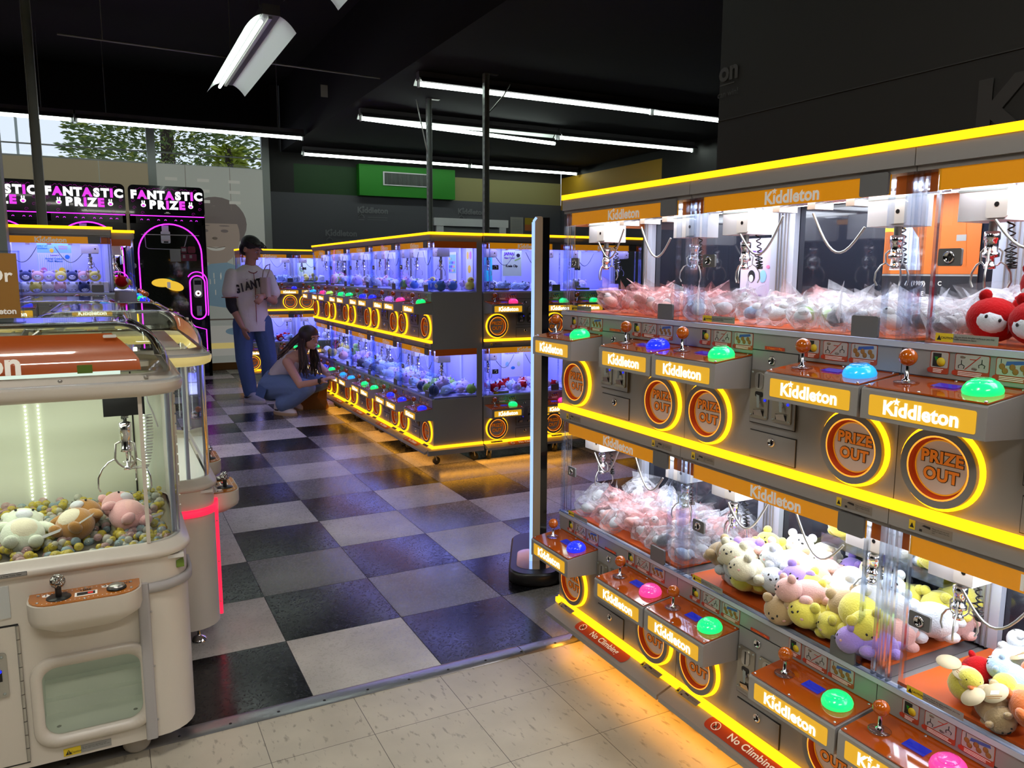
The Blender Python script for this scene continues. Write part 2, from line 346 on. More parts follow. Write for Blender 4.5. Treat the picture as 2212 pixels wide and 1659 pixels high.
# ------------------------------------------------------------------ room shell
YB = 11.6; XR = 6.95; XS = 2.33; ZR = 3.06; ZL = 3.95
struct('ceiling', MB().poly([(XS, -4, ZR), (XS, YB + .1, ZR), (XR + .2, YB + .1, ZR), (XR + .2, -4, ZR)], 'ceil'))
struct('ceiling', MB().poly([(-6, -4, ZL), (-6, YB + .1, ZL), (XS, YB + .1, ZL), (XS, -4, ZL)], 'ceil'))
struct('trim_2', MB().poly([(XS, -4, ZR), (XS, YB, ZR), (XS, YB, ZL), (XS, -4, ZL)], 'ceil'))
struct('wall_left', MB().poly([(-6, -4, 0), (-6, YB, 0), (-6, YB, ZL), (-6, -4, ZL)], 'wallblk'))
struct('wall_behind', MB().poly([(-6, -4, 0), (8, -4, 0), (8, -4, ZL), (-6, -4, ZL)], 'wallblk'))
# back wall to the right of the windows
mb = MB(); mb.box((2.16, YB, 0), (XR, YB + .1, 2.50), 'wallgrey'); mb.box((2.16, YB + .01, 2.50), (2.5, YB + .1, ZL), 'wallblk'); mb.box((2.5, YB + .01, 2.50), (3.42, YB + .1, 2.91), 'greend')
mb.box((3.42, YB - .12, 2.50), (4.95, YB + .1, 2.95), 'green'); mb.box((4.95, YB + .01, 2.50), (XR, YB + .1, 2.86), 'tan'); mb.box((2.5, YB + .02, 2.86), (XR, YB + .1, 3.1), 'wallblk')
struct('wall_back', mb)
mb = MB(); mb.box((XR, 8.9, 2.42), (XR + .1, YB, 2.95), 'yelw'); mb.box((XR, -4, 2.42), (XR + .1, 8.9, 3.1), 'wallblk'); mb.box((XR - .01, -4, 0), (XR + .1, YB, 2.42), 'wallgrey'); mb.box((XR, 8.9, 2.95), (XR + .1, YB, 3.1), 'wallblk')
struct('wall_right', mb)
# tall black partition behind the near row of machines
XP = 1.93
struct('wall_partition', MB().box((XP, -4, 0), (XP + .12, 2.165, ZL), 'wallblk'))
struct('trim_3', MB().box((XP - .004, -4, 1.905), (XP, 2.165, 1.908), 'logodark'))
def wall_logo(name, loc, rot, size, m, label, sub=True):
    o = link(name, logo(m, size), None, loc, rot); tag(o, label, 'wall lettering')
    if sub:
        s = MB(); w = size * 2
        s.tube([(-w * .75 + size * .35 * cos(a), 0, -size * .85 + size * .28 * sin(a)) for a in [k * pi / 8 for k in range(-1, 10)]], size * .035, m, 5)
        s.tube([(-w * .75, 0, -size * .57), (-w * .75, 0, -size * .35)], size * .035, m, 5)
        s.box((-w * .93, -.001, -size * 1.2), (-w * .57, 0, -size * 1.15), m); s.box((-w * .35, -.001, -size * .86), (w * .95, 0, -size * .82), m); s.box((-w * .35, -.001, -size * 1.15), (w * .95, 0, -size * 1.12), m)
        link('emblem', s, o, (0, -.001, 0))
    return o
for x, z, lb in ((3.65, 2.29, 'right of the first green band'), (3.16, 1.94, 'low above the far corner machines'), (5.28, 2.33, 'partly behind the steel strut')):
    wall_logo('wall_lettering', (x, YB - .012, z), (0, 0, 0), .118, 'logogrey', 'faint shop name on charcoal back wall, ' + lb, True)
wall_logo('wall_lettering', (XR - .02, 7.6, 2.45), (0, 0, -pi / 2), .12, 'logogrey', 'faint shop name on the dark right-hand wall above the near machines')
o = link('wall_lettering', logo('logodark', .21), None, (XP - .006, .82, 1.765), (0, 0, -pi / 2)); tag(o, 'large shop name with star printed on the black partition above the nearest machine', 'wall lettering')
o = link('wall_lettering', text('on', 'logoon', .088, .035), None, (XP - .006, 2.118, 2.063), (0, 0, -pi / 2)); tag(o, 'last letters of the shop name at the far edge of the black partition, tagline below', 'wall lettering')
link('tagline', text('can win!', 'logoon', .030), o, (.0, 0, -.072)); link('rule', MB().box((-.04, -.001, -.043), (.03, 0, -.039), 'logoon'), o)
# clip off what would float beyond the partition edge: the wall is carried on by a return panel
struct('trim_4', MB().box((XP + .002, 2.165, 0), (XP + .12, 2.168, ZL), 'wallblk'))

# grille, door, notices
t_ = thing('air_vent', 'long grey louvred air grille on the green bulkhead', 'vent', (4.15, YB - .125, 2.76))
mb = MB(); mb.box((-.37, -.01, -.10), (.37, 0, -.085), 'housing'); mb.box((-.37, -.01, .085), (.37, 0, .10), 'housing'); mb.box((-.37, -.01, -.085), (-.35, 0, .085), 'housing'); mb.box((.35, -.01, -.085), (.37, 0, .085), 'housing'); link('frame', mb, t_)
mb = MB(); mb.quadxz(-.35, -.085, .35, .085, -.002, 'ink')
for k in range(34): mb.box((-.345 + k * .0207, -.008, -.085), (-.341 + k * .0207, -.003, .085), 'strut')
link('louvre', mb, t_)
t_ = struct('door_1', MB().box((4.78, YB - .03, 0), (5.76, YB, 2.08), 'doorg'))
mb = MB(); mb.box((4.66, YB - .05, 0), (4.78, YB, 2.2), 'housing'); mb.box((5.76, YB - .05, 0), (5.88, YB, 2.2), 'housing'); mb.box((4.62, YB - .055, 2.10), (5.92, YB, 2.22), 'housing'); struct('door_frame', mb, parent=t_)
tag(link('notice_sheet', merge([(MB().quadxz(-.12, -.15, .12, .15, 0, 'paper').mesh(), Matrix())] + [(MB().quadxz(-.09, .1 - k * .025, .09, .108 - k * .025, -.001, 'logogrey').mesh(), Matrix()) for k in range(8)]), None, (6.1, YB - .01, 2.13)), 'white printed notice sheet on back wall right of the door', 'notice')
tag(link('notice_sheet', MB().quadxz(-.12, 0, .12, .11, 0, 'papery').quadxz(-.12, -.1, .12, .0, 0, 'papero'), None, (6.37, YB - .01, 2.165)), 'yellow and orange notice on back wall beside the white one', 'notice')

# windows
wn = struct('window_1', MB().box((-6, YB, 2.78), (-5.96, YB + .06, 3.3), 'frame').box((-6, YB, 3.26), (2.12, YB + .06, 3.34), 'frame').box((-6, YB, 2.74), (2.12, YB + .05, 2.80), 'frame').box((.60, YB - .02, 0), (.70, YB + .06, 3.3), 'frame').box((2.06, YB - .02, 0), (2.16, YB + .06, 3.3), 'frame').box((-1.9, YB, 0), (-1.8, YB + .06, 3.3), 'frame').box((-6, YB, 2.93), (2.1, YB + .03, 2.945), 'frame'))
struct('window_pane', MB().quadxz(-6, 2.8, 2.1, 3.26, YB + .02, 'pane'), parent=wn)
struct('wall_back', MB().box((-6, YB, 3.32), (2.2, YB + .1, ZL), 'ceil'))
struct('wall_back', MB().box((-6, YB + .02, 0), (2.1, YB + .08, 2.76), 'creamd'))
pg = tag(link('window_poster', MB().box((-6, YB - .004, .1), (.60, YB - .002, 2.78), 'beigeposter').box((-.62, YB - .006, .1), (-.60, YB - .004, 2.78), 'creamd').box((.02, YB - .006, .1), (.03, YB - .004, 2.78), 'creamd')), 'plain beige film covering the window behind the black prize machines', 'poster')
M['skinp'] = mat('poster_skin', (.40, .33, .27), .7, 0, (.8, .62, .5), .12); M['hairp'] = mat('poster_hair', (.20, .17, .16), .7, 0, (.4, .33, .3), .12); M['bluep'] = mat('poster_blue', (.25, .36, .42), .7, 0, (.35, .55, .7), .16)  # backlight put into the printed colours as emission
M['linep'] = mat('poster_line', (.30, .24, .20), .7, 0, (.5, .4, .3), .06); M['whitep'] = mat('poster_light', (.55, .54, .48), .7, 0, (.8, .78, .7), .22)  # printed tones glow the same way, for daylight behind
# window poster with a child's portrait (generic face)
y0 = YB - .012
o = tag(thing('window_poster', 'pale full-height window poster of a smiling child in a blue top', 'poster', (0, y0, 0)), 'pale full-height window poster of a smiling child in a blue top', 'poster')
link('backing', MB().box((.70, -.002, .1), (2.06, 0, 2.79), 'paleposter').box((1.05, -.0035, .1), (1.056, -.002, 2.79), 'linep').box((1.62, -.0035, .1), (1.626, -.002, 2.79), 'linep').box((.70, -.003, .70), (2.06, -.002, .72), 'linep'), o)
def disc(mb, cx, cz, rx, rz, y, m, a0=0, a1=2 * pi, n=28): mb.poly([(cx + rx * cos(a0 + (a1 - a0) * k / n), y, cz + rz * sin(a0 + (a1 - a0) * k / n)) for k in range(n + (0 if a1 - a0 > 6.2 else 1))], m)
mb = MB(); cx, cz = 1.42, 1.93
disc(mb, cx, cz + .10, .40, .36, -.003, 'hairp'); disc(mb, cx - .02, cz - .06, .32, .40, -.0045, 'skinp')
mb.poly([(cx - .36, -.006, cz + .10), (cx + .31, -.006, cz + .10), (cx + .30, -.006, cz + .24), (cx + .1, -.006, cz + .34), (cx - .2, -.006, cz + .33), (cx - .35, -.006, cz + .22)], 'hairp')
for sx in (-1, 1): disc(mb, cx - .03 + sx * .13, cz + .0, .05, .022, -.007, 'hairp'); disc(mb, cx - .03 + sx * .13, cz + .07, .07, .008, -.007, 'hairp')
disc(mb, cx - .03, cz - .1, .035, .02, -.007, 'linep'); disc(mb, cx - .02, cz - .22, .12, .05, -.007, 'whitep', pi, 2 * pi); mb.tube([(cx - .14, -.008, cz - .215), (cx - .02, -.008, cz - .235), (cx + .1, -.008, cz - .21)], .005, 'linep', 4)
mb.poly([(cx - .12, -.004, cz - .42), (cx + .12, -.004, cz - .42), (cx + .14, -.004, cz - .62), (cx - .16, -.004, cz - .62)], 'skinp')
link('portrait', mb, o)
mb = MB(); mb.poly([(1.0, -.005, .95), (1.95, -.005, .80), (1.98, -.005, 1.2), (1.75, -.005, 1.42), (1.54, -.005, 1.50), (1.32, -.005, 1.48), (1.12, -.005, 1.34)], 'bluep')
for k in range(30):
    a = random.uniform(1.1, 1.9); z = random.uniform(1.0, 1.35); mb.quadxz(a, z, a + .012, z + .07, -.006, 'whitep')
link('blue_top', mb, o)
mb = MB(); mb.poly([(1.05, -.005, .2), (1.9, -.005, .2), (1.95, -.005, .62), (1.15, -.005, .62)], 'whitep'); disc(mb, 1.6, .54, .13, .05, -.007, 'bluep'); mb.quadxz(1.2, .3, 1.7, .38, -.007, 'yelband')
for k in range(9): mb.quadxz(.8 + (k % 3) * .4, 2.3 + (k // 3) * .14, .95 + (k % 3) * .4, 2.34 + (k // 3) * .14, -.006, 'whitep')
link('printed_details', mb, o)
struct('baseboard_back', MB().box((-6, YB - .03, 0), (2.2, YB, .10), 'cardbrown'))

# outdoors
def conifer(x, y, h, r, n, m='foliage', label='', seed=1):
    rd = random.Random(seed); t = thing('conifer_tree', label, 'tree', (x, y, 0), group=None)
    link('trunk', MB().cyl((0, 0, 0), (0, 0, h), .22, 'bark', 10, .05), t)
    mb = MB()
    for k in range(n):
        z = h * (1 - rd.random() ** 1.1 * .8); rr = r * (1 - (z / h) * .65) * sqrt(rd.random()); a = rd.random() * 2 * pi
        c = Vector((rr * cos(a), rr * sin(a), z - rr * .12)); L = rd.uniform(.07, .2); d = Vector((cos(a + rd.uniform(-.7, .7)), sin(a + rd.uniform(-.7, .7)), rd.uniform(-.25, .35))) * L; s = Vector((rd.uniform(-1, 1), rd.uniform(-1, 1), rd.uniform(-1, 1))).cross(d).normalized() * L * .2
        mb.add([c, c + d * .5 + s, c + d, c + d * .5 - s], [(0, 1, 2, 3)], m if rd.random() < .8 else m + '2')
    link('foliage', mb, t); return t
conifer(1.4, 19, 9, 2.9, 26000, 'foliage', 'large dark conifer seen through the window behind the middle mullion', 3)
conifer(6.6, 24, 9, 2.6, 3000, 'foliage', 'bushy dark conifer outside the window at its right end', 4)
conifer(-3.1, 20, 5.0, .8, 900, 'foliage', 'small conifer at the left edge of the window', 5)
conifer(1.85, 13.2, 3.3, .4, 1500, 'foliagey', 'bright yellow-green shrub top outside the window', 6)
t_ = thing('street_lamp', 'thin street lamp standing against the bright sky', 'street lamp', (-1.75, 24, 0)); link('pole', MB().tube([(0, 0, 0), (0, 0, 5.2), (-.08, 0, 5.35), (-.4, 0, 5.45)], .035, 'strut', 6), t_); link('lamp_head', MB().ell((-.5, 0, 5.42), (.2, .1, .05), 'strut'), t_)
struct('ground', MB().poly([(-30, 12, -.05), (30, 12, -.05), (30, 60, -.05), (-30, 60, -.05)], 'wallgrey'))

# ceiling hardware: struts, tube fixtures, rods
def strut(x, y, z0, z1, w, label, brace=0):
    t = thing('steel_strut', label, 'strut', (x, y, z0)); h = z1 - z0; mb = MB()
    mb.box((-w / 2, -w / 2, 0), (-w / 2 + .004, w / 2, h), 'strut'); mb.box((w / 2 - .004, -w / 2, 0), (w / 2, w / 2, h), 'strut'); mb.box((-w / 2, w / 2 - .004, 0), (w / 2, w / 2, h), 'strut')
    for k in range(int(h / .06)): mb.box((-w / 2 - .001, -w / 2 + .008, .02 + k * .06), (-w / 2, -w / 2 + .02, .048 + k * .06), 'logogrey')
    link('channel', mb, t); link('ceiling_bracket', MB().box((-w / 2, -w / 2, h - .006), (w * 2.4, w / 2, h), 'steel'), t)
    if brace: link('brace', MB().tube([(brace * .24, .02, h - .06), (brace * .18, .02, h - .16), (0, .02, h - .36)] if brace > 0 else [(brace * .13, 0, h - .02), (0, 0, h - .6)], .006, 'steel', 6), t)
strut(2.995, 6.27, .05, ZR, .046, 'galvanised steel strut rising from the island machines to the ceiling, nearer of two', 1)
strut(2.925, 7.42, .05, ZR, .046, 'galvanised steel strut rising from the island machines to the ceiling, farther of two', -1)
strut(-.36, 6.45, .05, ZL, .06, 'dark strut running from floor to ceiling behind the left island machine')
strut(-.54, 5.3, 0.0, ZL, .14, 'wide grey-green post at the left edge of the picture')
def fixture(x0, x1, y, z, label, dz=0, group=None, open_=False):
    L = x1 - x0; t = thing('tube_light', label, 'ceiling light', (x0, y, z), group=group)
    link('housing', MB().box((0, -.035, .045), (L, .035, .115), 'reflectd'), t)
    if x0 < 2.31:
        for xx in (.3, L - .3): link('hanging_rod', MB().cyl((xx, 0, .115), (xx, 0, ZL - z), .004, 'strut', 6), t)
    rows = [(x, [( x, .105 * sin(a), .075 - .075 * (1 - cos(a)) ** .8) for a in [(-1.25 + 2.5 * k / 10) for k in range(11)]]) for x in (0, L)]
    mb = MB(); mb.loft([r[1] for r in rows], 'reflector', cap=False, closed=False); mb.loft([[(p[0], p[1] * 1.01, p[2] + .004) for p in r[1]] for r in rows], 'reflectd', cap=False, closed=False); link('reflector', mb, t)
    link('tube', MB().cyl((.02, 0, .015), (L - .03, 0, .015 + dz), .019, 'tubeG', 10), t)
    link('lamp_holder', MB().box((.0, -.015, -.012), (.018, .015, .05), 'housing'), t); link('lamp_holder', MB().box((L - .02, -.015, -.012), (L - .003, .015, .05), 'housing'), t)
    return t
fixture(2.46, 4.92, 6.49, 2.945, 'lit tube fixture crossing in front of the nearer strut, first of the nearest line'); fixture(4.93, 6.9, 6.5, 2.945, 'lit tube fixture meeting the black partition, second of the nearest line')
fixture(2.46, 4.84, 8.19, 2.945, 'lit tube fixture whose lamp sags at its right end, middle line', -.075); fixture(4.86, 6.9, 8.2, 2.945, 'lit tube fixture at the right of the middle line')
fixture(2.50, 4.97, 11.0, 2.945, 'lit tube fixture in front of the green band, farthest line'); fixture(4.99, 6.9, 11.02, 2.945, 'lit tube fixture right of the farthest line before the mustard wall')
fixture(-.17, 2.30, 10.07, 3.0, 'unlit-looking tube fixture hanging along the top of the window, right one').children
fixture(-2.66, -.19, 10.07, 3.0, 'tube fixture along the window top at the far left')
def trough(x, y0, y1, z, label, tilt=0):
    t = thing('reflector_light', label, 'ceiling light', (x, y0, z), (0, 0, tilt)); L = y1 - y0
    mb = MB()
    for sx in (-1, 1):
        rr = [[(sx * (.02 + .15 * k / 8), y, .07 - .10 * (k / 8) ** 2.2) for k in range(9)] for y in (0, L)]
        mb.loft(rr, 'reflector', cap=False, closed=False)
    link('reflector', mb, t); link('housing', MB().box((-.06, -.02, .06), (.06, L, .13), 'reflectd'), t)
    link('tube', MB().cyl((-.055, .06, .03), (-.055, L - .02, .03), .013, 'tubeG', 10), t); link('centre_channel', MB().box((-.012, .02, .045), (.012, L, .07), 'steel'), t)
    for yy in (.4, L - .4): link('hanging_rod', MB().cyl((0, yy, .13), (0, yy, ZL - z), .004, 'strut', 6), t)
trough(1.12, 5.75, 8.0, 3.05, 'hanging double-curved metal reflector light with one bright tube, whole fixture in view')
trough(1.25, 2.9, 5.14, 3.05, 'hanging reflector light of which only a corner shows at the top edge')
t_ = thing('ceiling_rod', 'thin dark rod hung level below the black ceiling', 'rod', (0, 7.0, 3.13)); link('bar', MB().cyl((-.2, 0, 0), (3.6, .15, -.02), .008, 'strut', 6), t_); link('hanger', MB().cyl((.1, 0, 0), (.1, 0, .82), .004, 'strut', 6), t_)
tag(link('paper_tag', MB().box((-.03, 0, -.1), (.03, .003, 0), 'paper'), None, (1.78, 6.95, 2.97)), 'small pale paper tag hanging below the ceiling rod', 'tag')
t_ = thing('ceiling_vent', 'dark square air diffuser faintly visible on the black ceiling', 'vent', (.45, 8.0, ZL - .01)); link('frame', MB().box((-.4, -.3, -.02), (.4, .3, 0), 'wallgrey'), t_); link('core', MB().box((-.2, -.15, -.03), (.2, .15, -.02), 'logogrey'), t_)

# ------------------------------------------------------------------ double-deck claw machine
WM = .691; DM = .385; DZ = .754; ZB = .141
BTN = {'g': ('green', (.01, 1, .22)), 'b': ('blue', (.015, .03, 1)), 'c': ('cyan', (.02, .42, 1)), 'p': ('pink', (1, .05, .30)), 'y': ('lime', (.45, .85, .10)), 'v': ('violet', (.45, .2, 1)), 't': ('teal', (.02, .8, .55))}
for k, (nm, c) in BTN.items(): M['btn' + k] = mat('button_' + nm, c, .2, 0, c, .9, coat=.5)
def ringpts(r, n, y, c): return [(c[0] + r * cos(2 * pi * k / n), y, c[1] + r * sin(2 * pi * k / n)) for k in range(n)]
def annulus(mb, r0, r1, y, c, m, n=40): mb.loft([ringpts(r0, n, y, c)[::1], ringpts(r1, n, y, c)], m, cap=False, smooth=False); return mb
def wall_ring(mb, r, y0, y1, c, m, n=40): mb.loft([ringpts(r, n, y0, c), ringpts(r, n, y1, c)], m, cap=False); return mb
def mk_body():
    mb = MB(); mb.box((.001, 0, .0), (WM - .001, DM, .340), 'grey')               # tier lower body
    mb.box((.001, -.006, .284), (WM - .001, 0, .340), 'grey'); mb.box((.0, -.010, .338), (WM, .01, .350), 'alum'); mb.box((.0, -.010, .350), (WM, -.006, .356), 'panel2')
    return mb
def mk_header(top):
    mb = MB(); mb.box((.001, .0, .700), (WM - .001, DM, .745 if top else .754), 'greyd'); mb.box((.001, -.012, .708), (WM - .001, 0, .745), 'grey'); mb.box((.001, -.004, .697), (WM - .001, 0, .708), 'greyd')
    return mb
def mk_marquee():
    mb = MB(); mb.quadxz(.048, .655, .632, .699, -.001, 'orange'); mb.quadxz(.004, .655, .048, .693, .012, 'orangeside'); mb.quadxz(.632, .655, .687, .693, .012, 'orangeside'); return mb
def mk_glass():
    mb = MB(); mb.quadxz(.052, .352, .632, .705, -.006, 'pane'); return mb
def mk_side(): return MB().poly([(.006, .0, .35), (.006, DM - .01, .35), (.006, DM - .01, .70), (.006, .0, .70)], 'pane')
def mk_post(x): return MB().loft([[(a, b, z) for a, b in ((x - .0025, -.004), (x + .0025, -.004), (x + .0025, .012), (x - .0025, .012))] for z in (.35, .70)], 'panel2', smooth=False)
def mk_inner(tray, back):
    mb = MB(); mb.box((.03, .02, .345), (WM - .03, DM - .02, .352), tray); mb.box((.0, DM - .03, .35), (.045, DM - .01, .70), 'alum'); mb.box((WM - .045, DM - .03, .35), (WM, DM - .01, .70), 'alum')
    mb.box((.33, DM - .02, .35), (.36, DM - .008, .70), 'alum') if back != 'darkglass' else None
    mb.box((0, DM - .008, .34), (WM, DM, .70), back)
    for x in (.008, WM - .018): mb.box((x, DM - .034, .35), (x + .002, DM - .03, .70), 'greyd'); mb.box((x + .012, DM - .034, .35), (x + .014, DM - .03, .70), 'greyd')
    return mb
def mk_gantry():
    mb = MB()
    for y in (.10, .13): mb.cyl((.01, y, .668), (WM - .01, y, .668), .0045, 'chrome', 8)
    mb.box((.0, .02, .688), (WM, DM - .02, .70), 'housing')
    for x in (.23, .345, .46): mb.box((x - .012, .085, .648), (x + .012, .15, .69), 'steel')
    return mb
def mk_lights(m):
    mb = MB(); mb.box((.05, .018, .682), (WM - .05, .03, .688), m); mb.box((.05, DM - .07, .682), (WM - .05, DM - .058, .688), m); return mb
def mk_ring():
    c = (0, .102); mb = MB(); n = 44
    wall_ring(mb, .0885, 0, -.010, c, 'led', n); annulus(mb, .0885, .0815, -.010, c, 'led', n); wall_ring(mb, .0815, -.01, -.020, c, 'greyd', n); annulus(mb, .0815, .0665, -.020, c, 'greyd', n)
    annulus(mb, .0665, .0630, -.0195, c, 'ledglow', n); wall_ring(mb, .063, -.0195, -.003, c, 'redrim', n); annulus(mb, .063, .0575, -.004, c, 'redrim', n); annulus(mb, .0575, .0545, -.006, c, 'orange', n); return mb
def mk_disc(m): return MB().poly(ringpts(.056, 40, -.0035, (0, .102)), m)
def prize_text():
    o_ = [(text('PRIZE', 'ink', .034, .085, spacing=1.08), TR((0, -.0048, .1205))), (text('OUT', 'ink', .034, .085, spacing=1.08), TR((0, -.0048, .0845))), (text('PRIZE', 'orl', .034, .045, spacing=1.08), TR((0, -.0056, .1205))), (text('OUT', 'orl', .034, .045, spacing=1.08), TR((0, -.0056, .0845)))]
    return merge(o_)
def mk_box():
    mb = MB(); w = .258; z0 = .196; x0 = 0
    # side profile: back z .192-.278, front (y=-.13) z .198-.262
    P = [(0, .192), (-.13, .199), (-.13, .258), (-.127, .262), (0, .278)]
    mb.loft([[(x, y, z) for y, z in P] for x in (0, w)], 'greyp', smooth=False)
    return mb
def mk_top():
    mb = MB(); w = .258; k = .016 / .13
    f = lambda x, y: (x, y, .278 + y * k + .0012)
    mb.add([f(.003, -.126), f(w - .003, -.126), f(w - .003, -.003), f(.003, -.003), *[(a, b, c + .003) for a, b, c in [f(.003, -.126), f(w - .003, -.126), f(w - .003, -.003), f(.003, -.003)]]], [(0, 1, 5, 4), (1, 2, 6, 5), (2, 3, 7, 6), (3, 0, 4, 7), (4, 5, 6, 7)], 'amber')
    for x, y in ((.01, -.12), (.12, -.122), (w - .01, -.12), (.01, -.01), (.12, -.01), (w - .01, -.01)): mb.ell((x, y, .278 + y * k + .0045), (.0035, .0035, .0022), 'chrome', 8, 5)
    return mb
def mk_joy():
    mb = MB(); mb.lathe([(.0, 0), (.024, 0), (.024, .0015), (.018, .003), (.006, .004)], 'panel2', n=24); mb.lathe([(.009, .001), (.009, .006), (.0045, .008), (.004, .036)], 'chrome', n=12); mb.ell((0, 0, .051), .0178, 'ballo', 18, 12); return mb
def mk_joysmall(): return mk_joy()
def mk_btn(k):
    mb = MB(); mb.lathe([(.034, -.001), (.035, .004), (.032, .012), (.026, .019), (.021, .0215)], 'btn' + k, n=28); mb.lathe([(.021, .0215), (.020, .024), (.012, .0262), (0, .0268)], 'panel2', n=24, cap=False); return mb
def mk_sign():
    mb = MB(); P = rrect(.020, .208, .240, .2505, .004); mb.poly([(x, -.1312, z) for x, z in P], 'signy'); return mb
def mk_lcd(): return MB().add([(.108, -.072, .2742), (.158, -.072, .2742), (.158, -.043, .2777), (.108, -.043, .2777)], [(0, 1, 2, 3)], 'lcd')
def mk_coin():
    mb = MB(); x0, x1 = .264, .418; z0, z1 = .105, .297
    for a, b in (((x0, z0), (x1, z0 + .0025)), ((x0, z1 - .0025), (x1, z1)), ((x0, z0), (x0 + .0025, z1)), ((x1 - .0025, z0), (x1, z1))): mb.box((a[0], -.0065, a[1]), (b[0], -.0058, b[1]), 'ink')
    mb.box((x0 + .0025, -.0085, z0 + .0025), (x1 - .0025, -.003, z1 - .0025), 'grey'); return mb
def mk_mech():
    mb = MB(); mb.bbox((-.031, -.013, .120), (.031, -.0085, .245), 'brass', .006, ax=1)
    mb.bbox((-.014, -.016, .196), (.014, -.013, .240), 'steel', .012, ax=1); mb.box((-.0015, -.017, .200), (.0015, -.0155, .236), 'ink')
    mb.bbox((-.013, -.0145, .176), (.013, -.013, .190), 'ink', .005, ax=1); mb.poly([(-.008, -.015, .182), (.003, -.015, .180), (.010, -.022, .150), (.002, -.022, .150)], 'strut'); mb.box((-.018, -.0135, .128), (.018, -.0132, .142), 'ink'); mb.poly([(-.012, -.02, .142), (.014, -.02, .146), (.016, -.014, .128), (-.014, -.014, .128)], 'steel')
    mb.lathe([(0, 0), (.007, .0), (.006, .003), (0, .003)], 'steel', (0, -.013, .166), 12, 'y')
    for x, z in ((-.025, .238), (.025, .238), (-.025, .127), (.025, .127)): mb.lathe([(.003, 0), (.003, .002), (0, .002)], 'strut', (x, -.013, z), 8, 'y')
    mb.ell((.021, -.014, .170), (.004, .003, .004), 'btnb', 8, 5); return mb
def mk_lock():
    mb = MB(); mb.lathe([(.0115, 0), (.0115, .004), (.009, .0055), (.0085, .0035), (.0, .0035)], 'chrome', n=20, ax='y'); mb.box((-.0012, -.0045, -.005), (.0012, -.0034, .005), 'ink'); return mb
def mk_lower():
    mb = MB(); x0, x1 = .264, .420; z0, z1 = .014, .086
    for a, b in (((x0, z0), (x1, z0 + .002)), ((x0, z1 - .002), (x1, z1)), ((x0, z0), (x0 + .002, z1)), ((x1 - .002, z0), (x1, z1))): mb.box((a[0], -.002, a[1]), (b[0], -.0006, b[1]), 'ink')
    mb.box((x0 + .002, -.004, z0 + .002), (x1 - .002, -.0005, z1 - .002), 'grey'); return mb
def mk_stk(k):
    w = (.040, .069, .068)[k]; mb = MB(); mb.bbox((0, -.0072, 0), (w, -.0066, .045), 'stko', .004, ax=1); mb.bbox((.0018, -.0078, .012), (w - .0018, -.0072, .0432), 'stk', .003, ax=1)
    rd = random.Random(k); y = -.0082
    mb.lathe([(.005, 0), (0, 0.0002)], 'redlab', (.0, -.0078, .006), 10, 'y')
    for r in range(3): mb.quadxz(.008, .0025 + r * .003, w - .006 - rd.random() * .01, .0035 + r * .003, y, 'letw')
    if k == 0: mb.quadxz(.006, .014, .024, .041, y, 'ink'); mb.lathe([(.0, .0), (.009, 0), (.009, .001), (0, .001)], 'stky', (.024, -.008, .024), 14, 'y'); mb.poly([(.010, y - .001, .034), (.018, y - .001, .034), (.014, y - .001, .025)], 'green')
    if k == 1:
        mb.poly([(.020, y, .014), (.0225, y, .014), (.052, y, .042), (.0495, y, .042)], 'redlab')
        for cx, cz in ((.014, .02), (.054, .024)):
            mb.tube([(cx, y, cz + .012), (cx, y, cz + .004)], .0008, 'ink', 4); mb.tube([(cx - .005, y, cz - .004), (cx - .006, y, cz + .001), (cx, y, cz + .004), (cx + .006, y, cz + .001), (cx + .005, y, cz - .004)], .0008, 'ink', 4)
        mb.ell((.016, y, .038), (.006, .0005, .003), 'brass', 8, 4); mb.ell((.04, y, .017), (.006, .0005, .003), 'brass', 8, 4); mb.quadxz(.03, .034, .044, .0355, y, 'redlab')
    if k == 2:
        mb.poly([(.018, y, .030), (.06, y, .036), (.058, y, .042), (.02, y, .038)], 'btnb' if False else 'lettering_blue')
        for q in range(6): mb.ell((.012 + (q % 3) * .019 + (q // 3) * .006, y, .028 - (q // 3) * .008), (.0058, .0006, .006), 'cardbrown', 8, 5)
        mb.tube([(.010, y, .042), (.010, y, .034)], .0007, 'ink', 4)
    return mb
M['lettering_blue'] = mat('sticker_blue', (.04, .10, .35), .5)
def mk_warn():
    # small hand-warning label
    mb = MB(); mb.quadxz(0, 0, .095, .020, -.0125, 'stk' if False else 'labelgrey'); mb.quadxz(.0, 0, .014, .020, -.013, 'stky'); mb.poly([(.002, -.0132, .004), (.012, -.0132, .004), (.007, -.0132, .015)], 'ink'); mb.poly([(.016, -.0132, .010), (.03, -.0132, .013), (.048, -.0132, .0105), (.048, -.0132, .0155), (.034, -.0132, .0165), (.028, -.0132, .0125)], 'ink')
    mb.box((.024, -.0132, .001), (.030, -.0131, .006), 'ink')
    return merge([(mb.mesh(), Matrix()), (text('Please do not use your\nhand or object into the\nexit.', 'ink', .0042, 0, align='LEFT', spacing=.95), TR((.052, -.0134, .010)))])
M['labelgrey'] = mat('label_grey', (.22, .19, .16), .5)
def mk_caution():
    mb = MB(); mb.quadxz(0, 0, .125, .017, -.0125, 'paper'); mb.quadxz(0, 0, .037, .017, -.013, 'stky'); mb.poly([(.003, -.0132, .003), (.013, -.0132, .003), (.008, -.0132, .013)], 'ink')
    return merge([(mb.mesh(), Matrix()), (text('CAUTION', 'ink', .0058, .02), TR((.025, -.0134, .008))), (text('Do not shock the glass surface,or you may\nsuffer accident or injury.', 'ink', .0045, .01, align='LEFT'), TR((.040, -.0134, .009)))])
